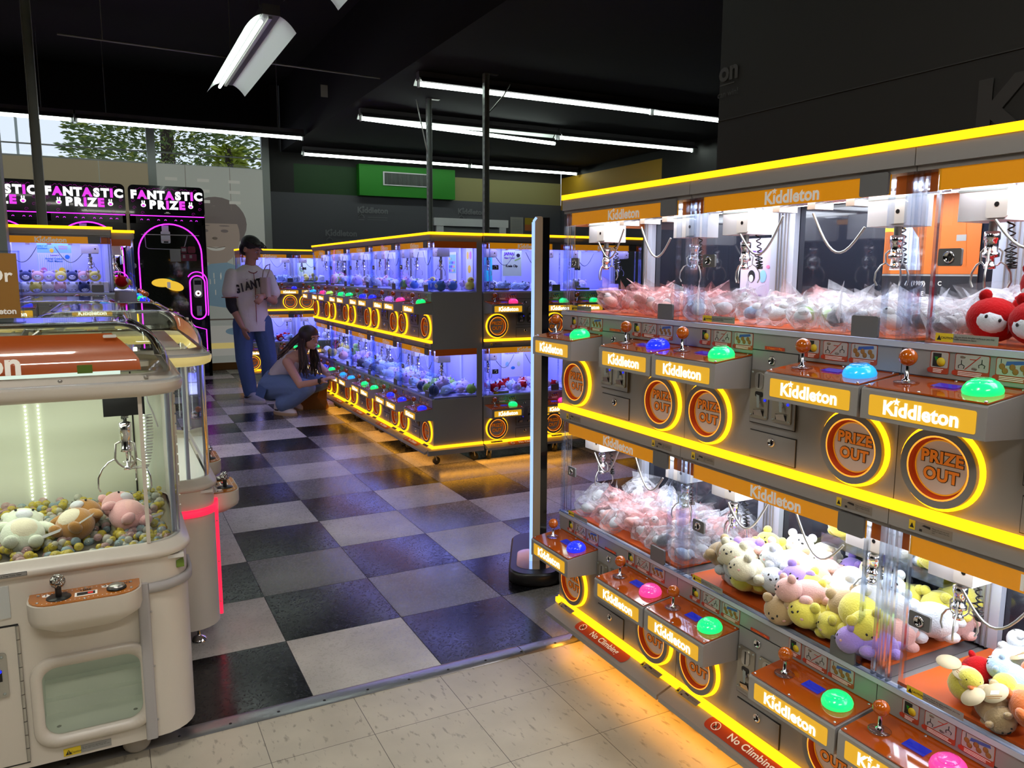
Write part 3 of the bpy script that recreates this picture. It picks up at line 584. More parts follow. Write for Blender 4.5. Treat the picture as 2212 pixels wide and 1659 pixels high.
def mk_claw():
    mb = MB(); mb.cyl((0, 0, .085), (0, 0, .06), .008, 'strut', 10); mb.lathe([(.010, .062), (.015, .06), (.015, .045), (.0125, .043), (.0125, .02), (.016, .018), (.016, .010), (.008, .008), (.008, -.004), (.011, -.006), (.011, -.014), (0, -.015)], 'chrome', n=16)
    for k in range(3):
        a = k * 2 * pi / 3 + .4; ca, sa = cos(a), sin(a)
        mb.tube([(r * ca, r * sa, z) for r, z in ((.014, .028), (.022, .020), (.020, .0), (.030, -.006), (.040, -.022), (.042, -.040), (.036, -.052))], .0022, 'steel', 6)
        mb.tube([(r * ca, r * sa, z) for r, z in ((.006, -.008), (.014, -.006), (.020, .0))], .002, 'chrome', 6)
    return mb
def mk_coil():
    P = []
    for k in range(97):
        t = k / 96; a = t * 2 * pi * 16; c = Vector((.028 + .012 * sin(t * pi), .012, .088 - .10 * sin(t * pi * .8))); P.append((c.x + .006 * cos(a), c.y + .006 * sin(a), c.z))
    return MB().tube(P, .0018, 'black', 5)
def mk_trolley():
    mb = MB(); mb.bbox((-.05, -.045, 0), (.05, .05, .075), 'housing', .006); mb.bbox((-.05, -.047, .0), (-.018, -.044, .066), 'white', .006, ax=1) if False else None
    mb.bbox((.012, -.049, .004), (.054, -.044, .052), 'white', .005, ax=1); mb.lathe([(.005, 0), (0, 0)], 'ink', (.033, -.0495, .03), 12, 'y'); mb.box((-.05, -.046, .058), (.05, -.0445, .062), 'strut'); return mb
def mk_hose(m, flip=1):
    return MB().tube([(flip * (.04 + .15 * t), .03, .595 - .075 * sin(pi * t) + .04 * t) for t in [k / 12 for k in range(13)]], .003, m, 6)
def mk_caster():
    mb = MB(); mb.box((-.022, -.02, .082), (.022, .02, .11), 'steel'); mb.tube([(-.016, 0, .085), (-.016, .012, .032)], .005, 'steel', 6); mb.tube([(.016, 0, .085), (.016, .012, .032)], .005, 'steel', 6); return mb
def mk_wheel(m): return MB().lathe([(.008, -.013), (.024, -.012), (.028, -.007), (.028, .007), (.024, .012), (.008, .013)], m, n=20, ax='x', c=(0, .014, .0285))
def mk_skirt():
    mb = MB(); P = [(0, .001), (-.068, -.026), (-.068, -.042), (-.05, -.038), (0, -.02)]
    mb.loft([[(x, y, z) for y, z in P] for x in (.004, WM - .004)], 'greyp', smooth=False); return mb
def mk_noclimb():
    sl = .027 / .068; T = Matrix(((1, 0, 0, 0), (0, cos(math.atan(sl)), 0, 0), (0, sin(math.atan(sl)), 1, 0), (0, 0, 0, 1)))
    mb = MB(); mb.poly([(x, y, .0022 + (y) * sl) for x, y in rrect(.185, -.056, .49, -.014, .018)], 'redlab')
    ta = math.atan(sl); R_ = Matrix.Rotation(-pi / 2 + ta, 4, 'X')
    tx = text('No Climbing', 'letw', .031, .02, spacing=1.02)
    ic = MB(); annulus(ic, .015, .0128, 0, (0, 0), 'letw', 24); ic.poly([(-.011, 0, .009), (-.009, 0, .011), (.011, 0, -.009), (.009, 0, -.011)], 'letw'); ic.ell((0, 0, .006), (.0025, .0005, .0025), 'ink', 8, 4); ic.poly([(-.003, 0, .003), (.004, 0, .002), (.006, 0, -.008), (.002, 0, -.004), (-.005, 0, -.009)], 'ink')
    pos = lambda x, y: TR((x, y, .0032 + y * sl))
    return merge([(mb.mesh(), Matrix()), (tx, pos(.355, -.036) @ R_), (ic.mesh(), pos(.222, -.036) @ R_)])
def mk_sidepanel():   # closing panel for a free end of a row (local plane x = 0, facing -x)
    mb = MB(); mb.box((-.004, .0, -.03), (0, DM, .345), 'grey'); mb.box((-.004, 0, .70), (0, DM, .754), 'grey'); mb.box((-.004, DM - .03, .345), (0, DM, .70), 'grey'); mb.box((-.003, .01, .655), (-.001, DM - .03, .70), 'orangeside'); return mb
LEDH = .009
def mk_ledbar(): return MB().box((.0, -.020, -LEDH), (WM, .0, LEDH), 'led')
def mk_ledside(): return MB().box((-.012, .0, -LEDH), (.0, DM, LEDH), 'led')
JP = [.105, .588]
nmach = [0]
k_isl = False
def machine(label, loc, rz, btns, style='near', side=None, group=None, lights=True, lightcol=None, power=5):
    """style near: white light, dark back; far: blue-violet light, lavender back"""
    near = style == 'near'
    t = thing('claw_machine', label, 'claw machine', (loc[0], loc[1], 0), (0, 0, rz), group=group)
    for tier in (0, 1):
        z = ZB + DZ * tier; s = 'upper' if tier else 'lower'
        link('cabinet', cached('body', mk_body), t, (0, 0, z)); link('header', cached(('hdr', tier), lambda: mk_header(tier)), t, (0, 0, z))
        link('led_strip', cached('led', mk_ledbar), t, (0, 0, z))
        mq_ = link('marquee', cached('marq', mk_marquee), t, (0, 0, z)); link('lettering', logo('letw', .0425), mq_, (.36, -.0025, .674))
        g = link('glass_door', cached('glass', mk_glass), t, (0, 0, z)); pl = link('door_lock', cached('lockpl', lambda: MB().bbox((-.024, -.006, -.017), (.024, 0, .017), 'plate', .004, ax=1)), g, (.090, -.0065, .523)); 
        link('clamp_plate', cached('clampt', lambda: MB().bbox((.562, -.012, .655), (.632, -.006, .702), 'plate', .005, ax=1)), g); link('clamp_plate', cached('clampb', lambda: MB().bbox((.564, -.012, .352), (.632, -.006, .399), 'plate', .005, ax=1)), g)
        link('keyhole', cached('lock', mk_lock), g, (.090, -.0125, .523)); link('caution_label', cached('caut', mk_caution), g, (.075, 0, .357))
        link('side_pane', cached('side', mk_side), t, (0, 0, z)); [link('corner_post', cached(('post', px_), lambda: mk_post(px_)), t, (0, 0, z)) for px_ in (.004, .018, .050, .632, .672, .687)]
        link('interior', cached(('inner', style), lambda: mk_inner('tray' if near else 'traylav', 'darkglass' if near else 'lav')), t, (0, 0, z))
        link('gantry', cached('gantry', mk_gantry), t, (0, 0, z)); link('light_tube', cached(('tube', style), lambda: mk_lights('tubeW' if near else 'tubeB')), t, (0, 0, z))
        for q, (cx, fl) in enumerate(((.09, 1), (.565, -1))):
            tr = link('trolley', cached('trol', mk_trolley), t, (cx, .12, z + .596)); cl = link('claw', cached('claw', mk_claw), t, (cx, .12, z + .515), (0, 0, .5 + q)); link('coiled_cord', cached('coil', mk_coil), cl) if near or k_isl else None
            link('hose', cached(('hose', near), lambda: mk_hose('steel' if near else 'strut', 1)), t, (cx, .03, z)) if q == 0 else link('hose', cached(('hose2', near), lambda: mk_hose('steel' if near else 'strut', -1)), t, (cx, .03, z))
        # acrylic barrier around the chutes
        link('acrylic_guard', cached('guard', lambda: MB().poly([(.19, .03, .352), (.19, .17, .352), (.19, .17, .40), (.19, .03, .40)], 'panel2').poly([(.5, .03, .352), (.5, .17, .352), (.5, .17, .40), (.5, .03, .40)], 'panel2')), t, (0, 0, z))
        cd_ = link('coin_door', cached('coin', mk_coin), t, (0, 0, z)); link('coin_mechanism', cached('mech', mk_mech), cd_, (.300, 0, 0)); link('coin_mechanism', cached('mech', mk_mech), cd_, (.376, 0, 0)); link('lock', cached('lock', mk_lock), cd_, (.335, -.0085, .273))
        if near: link('token_label', cached('tok', lambda: merge([(MB().quadxz(.306, .299, .372, .3075, -.0075, 'redlab').mesh(), Matrix()), (text('2 Tokens = 1 Play', 'orl', .0068, .01), TR((.339, -.008, .3032)))])), cd_)
        ld = link('service_door', cached('low', mk_lower), t, (0, 0, z)); link('lock', cached('lock', mk_lock), ld, (.342, -.004, .064))
        for q in (0, 1):
            c = btns[tier * 2 + q]
            rg = link('prize_ring', cached('ring', mk_ring), t, (JP[q], 0, z)); dk = link('prize_door', cached(('disc', near), lambda: mk_disc('discw' if near else 'discg')), t, (JP[q], 0, z)); link('lettering', cached('ptext', prize_text), dk)
            for k, xs in enumerate(((.064, .116, .196), (.437, .487, .564))[q]): link('instruction_sticker', cached(('stk', k), lambda: mk_stk(k)), t, (xs, 0, z + .292))
            link('warning_label', cached('warn', mk_warn), t, ((.05, .556)[q], 0, z - .040)) if (tier == 1) else None
            if c == '-': continue
            x0 = (.004, .429)[q]
            bx = link('control_panel', cached('box', mk_box), t, (x0, 0, z)); link('amber_top', cached('top', mk_top), bx); link('lit_sign', cached('sign', mk_sign), bx); link('lettering', logo('signw', .0388), bx, (.131, -.1325, .2275))
            tl = math.atan(.016 / .13)
            link('joystick', cached('joy', mk_joy), bx, (.054, -.068, .2745)); link('push_button', cached(('btn', c), lambda: mk_btn(c)), bx, (.205, -.062, .2752), (tl, 0, 0)); link('display', cached('lcd', mk_lcd), bx, (0, 0, .0015))
    link('led_strip', cached('ledt', lambda: MB().box((0, -.016, 1.640 - ZB), (WM, .0, 1.657 - ZB), 'led').box((0, 0, 1.640 - ZB), (WM, DM, 1.650 - ZB), 'greyd')), t, (0, 0, ZB))
    sk = link('kick_skirt', cached('skirt', mk_skirt), t, (0, 0, ZB - .006)); link('no_climbing_label', cached('nocl', mk_noclimb), sk)
    link('warning_label', cached('warn2', lambda: merge([(mk_warn(), Matrix())])), sk, (.045, -.034, -.006), (-1.19, 0, 0)); link('warning_label', cached('warn2', lambda: None), sk, (.56, -.034, -.006), (-1.19, 0, 0))
    for x in (.06, WM - .06):
        for y in (.03, DM - .05):
            k = link('caster', cached('cast', mk_caster), t, (x, y, 0)); link('wheel', cached(('whl', near), lambda: mk_wheel('wheel' if near else 'rubber')), k)
    if side is not None:
        for tier in (0, 1):
            if side == 'L':
                link('side_panel', cached('sidep', mk_sidepanel), t, (0, 0, ZB + DZ * tier))
            else:
                link('side_panel', cached('sidep', mk_sidepanel), t, (WM + .004, 0, ZB + DZ * tier))
        for zz in (ZB, 1.648): link('led_strip', cached('leds', mk_ledside), t, (0 if side == 'L' else WM + .012, 0, zz))
    if lights:
        for tier in (0, 1):
            ld = bpy.data.lights.new('compartment_light', 'AREA'); ld.shape = 'RECTANGLE'; ld.size = .6; ld.size_y = .28; ld.energy = power; ld.color = lightcol or ((.86, .92, 1) if near else (.30, .32, 1))
            lo = bpy.data.objects.new('compartment_light', ld); C.objects.link(lo); lo.parent = t; lo.location = (WM / 2, DM / 2 - .02, ZB + DZ * tier + .685)
    nmach[0] += 1
    return t
XRW, YRW, XI, YI = 1.4851, 2.4494, 2.0158, 5.0922
near_m = []
for k, (lb, bt) in enumerate((('grey double-deck claw machine beside the standee, far end of the right-hand row', 'bpgb'), ('grey double-deck claw machine in the middle of the right-hand row, plush animals below', 'ggg' 'c'), ('nearest grey double-deck claw machine, cut off by the right edge of the picture', 'pggg'))):
    near_m.append(machine(lb, (XRW, YRW - k * WM), -pi / 2, bt, 'near', 'L' if k == 0 else None, power=(5.0, 5.2, 5.2)[k]))
isl = [('cbpg', 'at the near corner of the central island'), ('bbvb', 'second from the corner of the central island'), ('gggc', 'third from the corner of the central island'), ('cgpy', 'fourth from the corner of the central island, before the crouching woman'), ('bbgc', 'at the far end of the central island')]
for k, (bt, lb) in enumerate(isl):
    bt = {0: 'bbpg', 1: 'gbbv', 2: 'cggb', 3: 'gcyg', 4: 'bbcp'}[k]
    machine('claw machine lit blue-violet, ' + lb, (XI, YI + (k + 1) * WM), -pi / 2, bt, 'far', None, power=4.5)
# side closing of the corner machine, facing the camera
sp = thing('island_end_panel', 'plain grey end wall of the central island with amber strips and side windows', 'cabinet panel', (XI, YI - .001, 0))
mb = MB(); 
for tier in (0, 1):
    z = ZB + DZ * tier; mb.box((0, -.004, z + .0), (DM - .002, 0, z + .345), 'greyp'); mb.box((0, -.004, z + .70), (DM - .002, 0, z + (.754 if tier == 0 else .745)), 'greyp'); mb.box((DM - .045, -.004, z + .345), (DM - .002, 0, z + .70), 'greyp')
link('panel', mb, sp)
for tier in (0, 1): link('side_marquee', MB().box((.02, -.003, ZB + DZ * tier + .655), (DM - .045, -.001, ZB + DZ * tier + .70), 'orangeside'), sp); link('side_pane', MB().quadxz(.01, ZB + DZ * tier + .345, DM - .045, ZB + DZ * tier + .70, -.002, 'pane'), sp)
for z in (ZB, 1.648): link('led_strip', MB().box((-.02, -.016, z - LEDH), (DM, -.004, z + LEDH), 'led'), sp)
link('kick_skirt', MB().loft([[(x, y, z) for y, z in ((-.004, ZB - .008), (-.03 , ZB - .02), (-.03, ZB - .055), (-.004, ZB - .055))] for x in (-.05, DM)], 'greyp', smooth=False), sp)
YE = YI - .012
machine('claw machine facing the camera on the short side of the central island, left one', (XI + DM + .006, YE), 0, 'g-p-' if False else 'gppg', 'far', None)
machine('double-deck claw machine facing the camera, mostly hidden behind the standee', (XI + DM + .008 + WM, YE), 0, 'gbgb', 'far', None)
# back corner row
for k, lb in ((0, 'double-deck claw machine in the back row right behind the standing man'), (1, 'double-deck claw machine in the back row partly hidden by the island')):
    machine(lb, (1.50 + k * WM, 10.18), 0, 'gggb' if k == 0 else 'gggg', 'far', 'L' if k == 0 else None)
# left island
machine('blue-lit double-deck claw machine behind the white domed machines, facing the camera', (.053 - WM, 5.62), 0, 'bcbc', 'far', 'R', power=5)
machine('double-deck claw machine turned sideways behind the left one, lemon plush inside', (.187, 6.02), pi / 2, 'bgbg', 'far', 'L', lightcol=(1, .95, .75), power=5)
machine('double-deck claw machine turned sideways, farther back in the left island', (.187, 6.02 + WM), pi / 2, 'bcbc', 'far', None)
M['tagcard'] = mat('cream_card', (.62, .50, .30), .7)
M['yelglow'] = mat('yellow_reflection', (.7, .45, .02), .3, 0, (1, .62, .05), .75)  # glowing colour that stands in for a neon reflection
M['cardorange'] = mat('printed_orange_card', (.42, .19, .025), .6)

# ------------------------------------------------------------------ white domed crane machines
def rr3(ins, z, r, Wd, D, n=6): return [(x, y, z) for x, y in rrect(ins, ins, Wd - ins, D - ins, max(r - ins * .3, .01), n)]
WD, DD = 1.04, .60
def dome_machine(label, loc, rz, bumper='bumperg', lit=False, third=False):
    t = thing('crane_machine', label, 'claw machine', loc, (0, 0, rz))
    mb = MB(); r = .10
    # open shell path from (0.93,0) anticlockwise round to (0.62,0)
    P = rrect(0, 0, WD, DD, r, 6); k = max(range(len(P)), key=lambda i: -abs(P[i][0] - (WD - r)) - P[i][1] * 10)
    P = P[0:] ; path = [(.93, 0)] + P + [(.62, 0)]
    mb.loft([[(x, y, z) for x, y in path] for z in (.075, .60)], 'cream', cap=False, closed=False)
    mb.box((.62, -.0002, .355), (.93, .01, .60), 'cream'); mb.box((.62, -.0002, .075), (.93, .01, .140), 'cream'); mb.box((.62, -.0002, .14), (.650, .01, .355), 'cream'); mb.box((.915, -.0002, .14), (.93, .01, .355), 'cream')
    for a, b in ((.60, .0), (.606, -.010), (.618, -.013), (.628, -.008)): pass
    rings = [rr3(i, z, r, WD, DD) for z, i in ((.598, 0), (.603, -.009), (.612, -.012), (.622, -.009), (.628, .004), (.640, .010), (.642, .02))]
    mb.loft(rings, 'cream', cap=False); mb.loft([rr3(.004, .0755, r, WD, DD), rr3(.004, .0765, r, WD, DD)], 'cream')
    link('cabinet', mb, t)
    # prize chute
    ch = MB(); ch.box((.655, .009, .136), (.91, .20, .140), 'creamd'); ch.box((.65, .2, .10), (.915, .205, .38), 'creamd'); ch.box((.649, .009, .10), (.653, .2, .38), 'creamd'); ch.box((.912, .009, .10), (.916, .2, .38), 'creamd'); ch.box((.65, .009, .354), (.915, .2, .358), 'creamd'); ch.box((.655, .14, .14), (.91, .2, .175), 'creamd'); ch.box((.655, .17, .175), (.91, .2, .215), 'creamd')
    for x in (.69, .88): ch.ell((x, .06, .141), (.006, .006, .002), 'steel', 8, 4)
    link('prize_chute', ch, t)
    fr = MB(); O = rrect(.637, .118, .928, .372, .055, 7); I_ = rrect(.664, .145, .900, .345, .038, 7); n_ = len(O)
    ring = lambda R, y: [(x, y, z) for x, z in R]
    fr.loft([ring(O, .0), ring([(x * .995 + .0039, z * .995 + .0012) for x, z in O], -.008), ring([(x * .98 + .0156, z * .98 + .0046) for x, z in O], -.012), ring(I_, -.012), ring(I_, .012)], 'cream', cap=False); link('chute_frame', fr, t)
    link('chute_flap', MB().poly([(x, .008, z) for x, z in I_], glassm('tinted_flap', (.86, .95, .86), .12, .8)) if 'flap' not in M else MB().poly([(x, .008, z) for x, z in I_], 'flap'), t)
    # control shelves
    for x0 in (.125, .65):
        w = .265; sh = MB(); prof = [(.548, 0), (.505, 0), (.49, .004), (.462, .035), (.45, .075)]
        def shelf(z, ins): return [(x0 + ins + px, py, z) for px, py in [(p[0], p[1]) for p in rrect(0, -.10 + ins, w - 2 * ins, .05, min(.055, (w - 2 * ins) / 3), 5)] if py <= .0501]
        sh.loft([[(p[0], min(p[1], .004), p[2] - (p[1] + .1) * -.0) for p in shelf(z, i)] for z, i in prof][::-1], 'cream'); s_ = link('control_shelf', sh, t)
        tp = MB(); pts = [(x, min(y, -.002)) for x, y in [(p[0], p[1]) for p in shelf(0, .004)]]; tp.loft([[(x, y, .5485) for x, y in pts], [(x, y, .5515) for x, y in pts]], 'amber2', smooth=False)
        for sx, sy in ((.025, -.02), (.025, -.07), (.132, -.015), (.132, -.09), (.24, -.02), (.24, -.065)): tp.ell((x0 + sx, sy, .552), (.004, .004, .002), 'steel', 8, 4)
        for k_ in range(40): tp.box((x0 + .02 + k_ * .0057, -.016, .5516), (x0 + .0225 + k_ * .0057, -.0145, .5519), 'letw') if k_ % 2 == 0 else None; tp.box((x0 + .03 + k_ * .0052, -.083, .5516), (x0 + .0325 + k_ * .0052, -.0815, .5519), 'letw') if k_ % 2 else None
        tm = link('amber_top', tp, s_)
        link('lettering', cached('ctlet', lambda: merge([(MB().lathe([(0, 0), (.009, 0), (.009, .0004), (0, .0004)], 'letw', (.042, -.028, .5516), 14).mesh(), Matrix()), (MB().lathe([(0, 0), (.009, 0), (.009, .0004), (0, .0004)], 'letw', (.178, -.026, .5516), 14).mesh(), Matrix())] +
            [(text(a, m_, s0, .02), TR((x_, y_, .5526)) @ Matrix.Rotation(-pi / 2, 4, 'X')) for a, m_, s0, x_, y_ in (('1', 'ink', .018, .042, -.028), ('MOVE', 'ink', .014, .072, -.027), ('TIME', 'ink', .013, .132, -.029), ('2', 'ink', .018, .178, -.026), ('CATCH', 'ink', .014, .214, -.024))])), tm, (x0, 0, 0))
        js = MB(); js.lathe([(0, 0), (.029, 0), (.028, .002), (.0, .003)], 'black', n=24); js.cyl((0, 0, .002), (0, 0, .028), .0075, 'black', 10); js.ell((0, 0, .044), .0185, 'ballo' if third and x0 > .5 else 'crystal', 10, 7); j = link('joystick', js, s_, (x0 + .072, -.052, .5515))
        bt = MB(); bt.lathe([(0, 0), (.024, 0), (.024, .004), (.021, .006), (0, .006)], 'black', n=24); bt.lathe([(.020, .005), (.019, .010), (.014, .0125), (0, .0135)], 'steel', n=24, cap=False); link('push_button', bt, s_, (x0 + .205, -.052, .5515))
        link('time_display', MB().box((.108, -.068, .5516), (.160, -.040, .5522), 'letw').box((.113, -.064, .5522), (.155, -.044, .5526), 'ink').box((.138, -.060, .5526), (.150, -.048, .5528), 'redled'), s_, (x0, 0, 0))
    # coin door
    cdv = MB(); cdv.box((.42, -.004, .095), (.618, 0, .475), 'cream'); cdv.box((.415, -.0015, .09), (.6235, -.0005, .48), 'ink'); cdv.box((.42, -.004, .50), (.61, 0, .585), 'whiteplate'); cd_ = link('coin_door', cdv, t)
    hg = MB()
    for k_ in range(10): hg.cyl((.621, -.005, .098 + k_ * .038), (.621, -.005, .134 + k_ * .038), .0045, 'steel', 8)
    link('hinge', hg, cd_); cm = MB(); cm.bbox((.50, -.009, .29), (.592, -.004, .41), 'steel', .008, ax=1); cm.box((.565, -.011, .335), (.580, -.009, .365), 'ink'); cm.ell((.5745, -.011, .362), (.006, .003, .005), 'btnb', 8, 5); cm.ell((.582, -.010, .40), (.004, .002, .004), 'strut', 8, 4); cm.ell((.582, -.010, .30), (.004, .002, .004), 'strut', 8, 4); link('coin_mechanism', cm, cd_)
    link('caution_label', cached('cautd', lambda: merge([(MB().quadxz(0, 0, .115, .022, -.001, 'paper').quadxz(0, 0, .041, .022, -.0014, 'stky').poly([(.004, -.0018, .003), (.020, -.0018, .003), (.012, -.0018, .017)], 'ink').mesh(), Matrix()), (text('!', 'stky', .012, .02), TR((.012, -.002, .009))), (text('Caution', 'ink', .008, .01), TR((.030, -.002, .008))), (text('Do not have your legs lean in over.\nHands and/or items put inside the cube', 'ink', .0042, .005, align='LEFT'), TR((.044, -.002, .013)))])), t, (.700, -.001, .083), (0, -.0, 0))
    link('sill_label', cached('silll', lambda: merge([(MB().box((-.05, -.0005, 0), (.022, 0, .011), 'ink').quadxz(-.049, .001, .021, .010, -.001, 'paper').mesh(), Matrix()), (text('n Trap Tonic Gear', 'ink', .006, .01), TR((-.012, -.0015, .0052)))])), t, (.632, -.0125, .610))
    # bumpers
    for sx in (0, 1):
        f = lambda x: WD - x if sx else x
        b_ = MB(); b_.bbox((min(f(.107), f(.137)), -.014, .078), (max(f(.107), f(.137)), 0, .535), bumper, .006)
        for z in (.13, .29, .45): b_.ell((f(.105), -.006, z), (.003, .003, .003), 'steel', 8, 5)
        arc = [(.107, -.003)] + [(.10 - .103 * sin(a), .10 - .103 * cos(a)) for a in [k * pi / 16 for k in range(9)]] + [(-.003, .19)]
        outer = [(.107, -.013)] + [(.10 - .113 * sin(a), .10 - .113 * cos(a)) for a in [k * pi / 16 for k in range(9)]] + [(-.013, .19)]
        b_.loft([[(f(a[0]), a[1], .505), (f(o_[0]), o_[1], .507), (f(o_[0]), o_[1], .531), (f(a[0]), a[1], .533)] for a, o_ in zip(arc, outer)], bumper); link('corner_bumper', b_, t)
    # glass house
    lo, hi = .642, 1.055
    path = rrect(.012, .012, WD - .012, DD - .012, .09, 6)
    front = MB().quadxz(.10, lo, .94, hi, .0125, 'pane'); link('front_glass', front, t)
    for sx in (0, 1):
        f = lambda x: WD - x if sx else x
        c_ = [(.10, .0125)] + [(.10 - .088 * sin(a), .10 - .088 * cos(a)) for a in [k * pi / 16 for k in range(1, 9)]]
        mbq = MB(); mbq.loft([[(f(x), y, z) for x, y in c_] for z in (lo, hi)], 'panel2', cap=False, closed=False); mbq.box((min(f(.012), f(.016)), .10, lo), (max(f(.012), f(.016)), DD * .45, hi), 'pane')
        link('corner_glass', mbq, t); link('corner_post', MB().box((min(f(.094), f(.104)), .010, lo), (max(f(.094), f(.104)), .022, hi), 'cream' if sx else 'cream').cyl((f(.028), .09, lo), (f(.028), .09, hi), .007, 'alum', 8), t)
        # hinged side door of the cabinet
        sd = MB(); sd.box((min(f(.0), f(.02)), DD * .40, lo), (max(f(.0), f(.02)), DD, hi), 'cream'); 
        for k_ in range(13): sd.box((min(f(-.003), f(.004)), DD * .40 - .004, lo + .01 + k_ * .031), (max(f(-.003), f(.004)), DD * .40 + .008, lo + .034 + k_ * .031), 'cream')
        link('side_frame', sd, t)
        if lit:
            link('led_strip', MB().cyl((f(.05), .21, lo + .03), (f(.05), .21, hi - .015), .008, 'ledcool', 8), t)
    bk = MB(); bk.box((.02, DD - .03, .60), (WD - .02, DD - .02, hi), 'creamback'); bk.box((.012, .012, .588), (WD - .012, DD - .01, .598), 'white'); bk.box((.93, DD - .032, .60), (.935, DD - .03, hi), 'ink'); link('back_wall', bk, t)
    for x in (.36, .395, .63, .665, .965): 
        ls = MB()
        for k_ in range(27): ls.ell((x - (.0 if x < .9 else 0), DD - .034, hi - .07 - k_ * .0125), (.0028, .002, .0028), 'ledcool', 6, 4)
        link('led_strip', ls, t)
    link('light_tube', MB().box((.08, .05, 1.045), (.96, .07, 1.052), 'ledcool'), t)
    ld = bpy.data.lights.new('compartment_light', 'AREA'); ld.shape = 'RECTANGLE'; ld.size = .8; ld.size_y = .3; ld.energy = 2.6 if not third else .6; ld.color = (.93, 1, .82); lo = bpy.data.objects.new('compartment_light', ld); C.objects.link(lo); lo.parent = t; lo.location = (WD / 2, DD / 2, 1.045)
    # top rim and dome
    rim = MB(); rim.loft([rr3(i, z, r, WD, DD) for z, i in ((1.050, .012), (1.052, .002), (1.060, -.012), (1.075, -.016), (1.086, -.015))], 'yelband' if lit else 'cream', cap=False); rim.loft([rr3(i, z, r, WD, DD) for z, i in ((1.086, -.015), (1.092, -.008), (1.094, -.004))], 'cream', cap=False); rim.loft([rr3(i, z, r, WD, DD) for z, i in ((1.094, -.004), (1.096, .010), (1.110, .014), (1.112, .03))], 'cream', cap=False)
    for x in (.16, .46, .76, .96): rim.ell((x, .012, 1.103), (.006, .003, .005), 'steel', 8, 5)
    link('top_rim', rim, t); link('rim_edge', MB().loft([rr3(i, z, r, WD, DD) for z, i in ((1.092, -.012), (1.095, -.012), (1.0965, -.006))], 'panel2', cap=False), t)
    dm = MB(); dm.loft([rr3(i, z, .09 + 0 * i, WD, DD, 6) for z, i in ((1.110, .012), (1.140, .015), (1.170, .024), (1.198, .042), (1.220, .066), (1.236, .098), (1.243, .135), (1.245, .17))], 'acry', cap=False); dm.poly([(x, y, 1.245) for x, y, z in rr3(.17, 0, .09, WD, DD)], 'acry'); link('dome', dm, t)
    dr = MB(); dr.tube([(x, y, 1.2455) for x, y, z in rr3(.115, 0, .09, WD, DD)], .003, 'panel2', 6, closed=True); dr.box((.06, .30, 1.10), (.98, .34, 1.115), 'cream'); dr.box((.05, .09, 1.105), (.9, .16, 1.118), 'lampwhite' if not lit else 'housing'); link('dome_interior', dr, t)
    mqp = [(.024, 1.122), (.028, 1.150), (.038, 1.175), (.056, 1.200), (.080, 1.218)]
    mq_ = MB()
    def mx_(z): return .93 + (0 if z < 1.14 else -(z - 1.14) ** 1.5 * 3.0)
    mq_.loft([[(.10 + (1.04 - .10 - mx_(z)) * 0, y, z) for y, z in mqp], [(.5, y, z) for y, z in mqp], [(mx_(z) + .02, y + .006, z) for y, z in mqp]], 'marq2', cap=False, closed=False); mm = link('marquee', mq_, t)
    link('lettering', logo('letw', .076), mm, (.525, .010, 1.150), (-.16, 0, 0)); 
    if not lit: link('green_tape', MB().box((.80, .016, 1.12), (.835, .019, 1.142), 'tape'), mm); link('green_tape', MB().box((WD - .02, -.001, .555), (WD, .02, .575), 'tape'), t, (-.012, .025, 0))
    for x in (.14, .55, .88): link('marquee_clip', MB().bbox((x - .016, .052, 1.208), (x + .016, .060, 1.216), 'white', .003, ax=1), mm)
    # claw
    for cx in (.905,) if not third else ():
        cl = thing_part('claw', t, (cx, .27, .852)); link('head', MB().lathe([(.006, .11), (.006, .09), (.014, .088), (.018, .086), (.018, .055), (.0165, .053), (.0165, .012), (.018, .01), (.018, .0), (.004, -.002), (.004, -.045), (.012, -.046), (.012, -.056), (0, -.057)], 'chrome', n=18), cl)
        for k_ in range(3):
            a = k_ * 2 * pi / 3 + .25 + pi; ca, sa = cos(a), sin(a); link('prong', MB().tube([(q_ * ca, q_ * sa, z) for q_, z in ((.018, .03), (.030, .025), (.034, -.02), (.026, -.034), (.012, -.048))], .0035, 'steel', 6).tube([(q_ * ca, q_ * sa, z) for q_, z in ((.034, -.02), (.052, -.027), (.070, -.045), (.082, -.07), (.084, -.10), (.078, -.112))], .0026, 'chrome', 6), cl)
        link('trolley', MB().box((cx - .055, .25, .962), (cx + .055, .29, 1.022), 'black').cyl((cx, .27, .93), (cx, .27, 1.04), .006, 'strut', 8), t)
        sp_ = [(cx - .0 + .010 * cos(k_ * .8), .27 + .01 * sin(k_ * .8), .945 - k_ * .0006) for k_ in range(30)]; link('spring', MB().tube(sp_, .0015, 'strut', 4), cl, (-cx, -.27, -.83)); 
        co = []
        for k_ in range(180):
            q_ = k_ / 179; c_ = Vector((.065 - .07 * q_ ** 3, .03, .10 - .16 * min(q_ * 1.6, 1) + (.02 if q_ > .9 else 0))); a = q_ * 2 * pi * 28; co.append((c_.x + .010 * cos(a), c_.y + .010 * sin(a), c_.z))
        link('coiled_cord', MB().tube(co, .0022, 'white', 5), cl); link('cable', MB().tube([(.06, .05, .2), (.065, .05, .14), (.08, .03, .10), (.09, .03, .06)], .003, 'white', 6), cl)
    for x, wy in ((.10, .085), (.878, .075), (.955, .15)):
        if not lit: w_ = link('caster', MB().box((x - .018, wy - .02, .06), (x + .018, wy + .02, .078), 'steel'), t, (0, .0, 0)); link('wheel', MB().lathe([(.01, -.016), (.030, -.014), (.038, -.007), (.038, .007), (.030, .014), (.01, .016)], 'wheelc', n=28, ax='y', c=(x, wy, .0385)), w_)
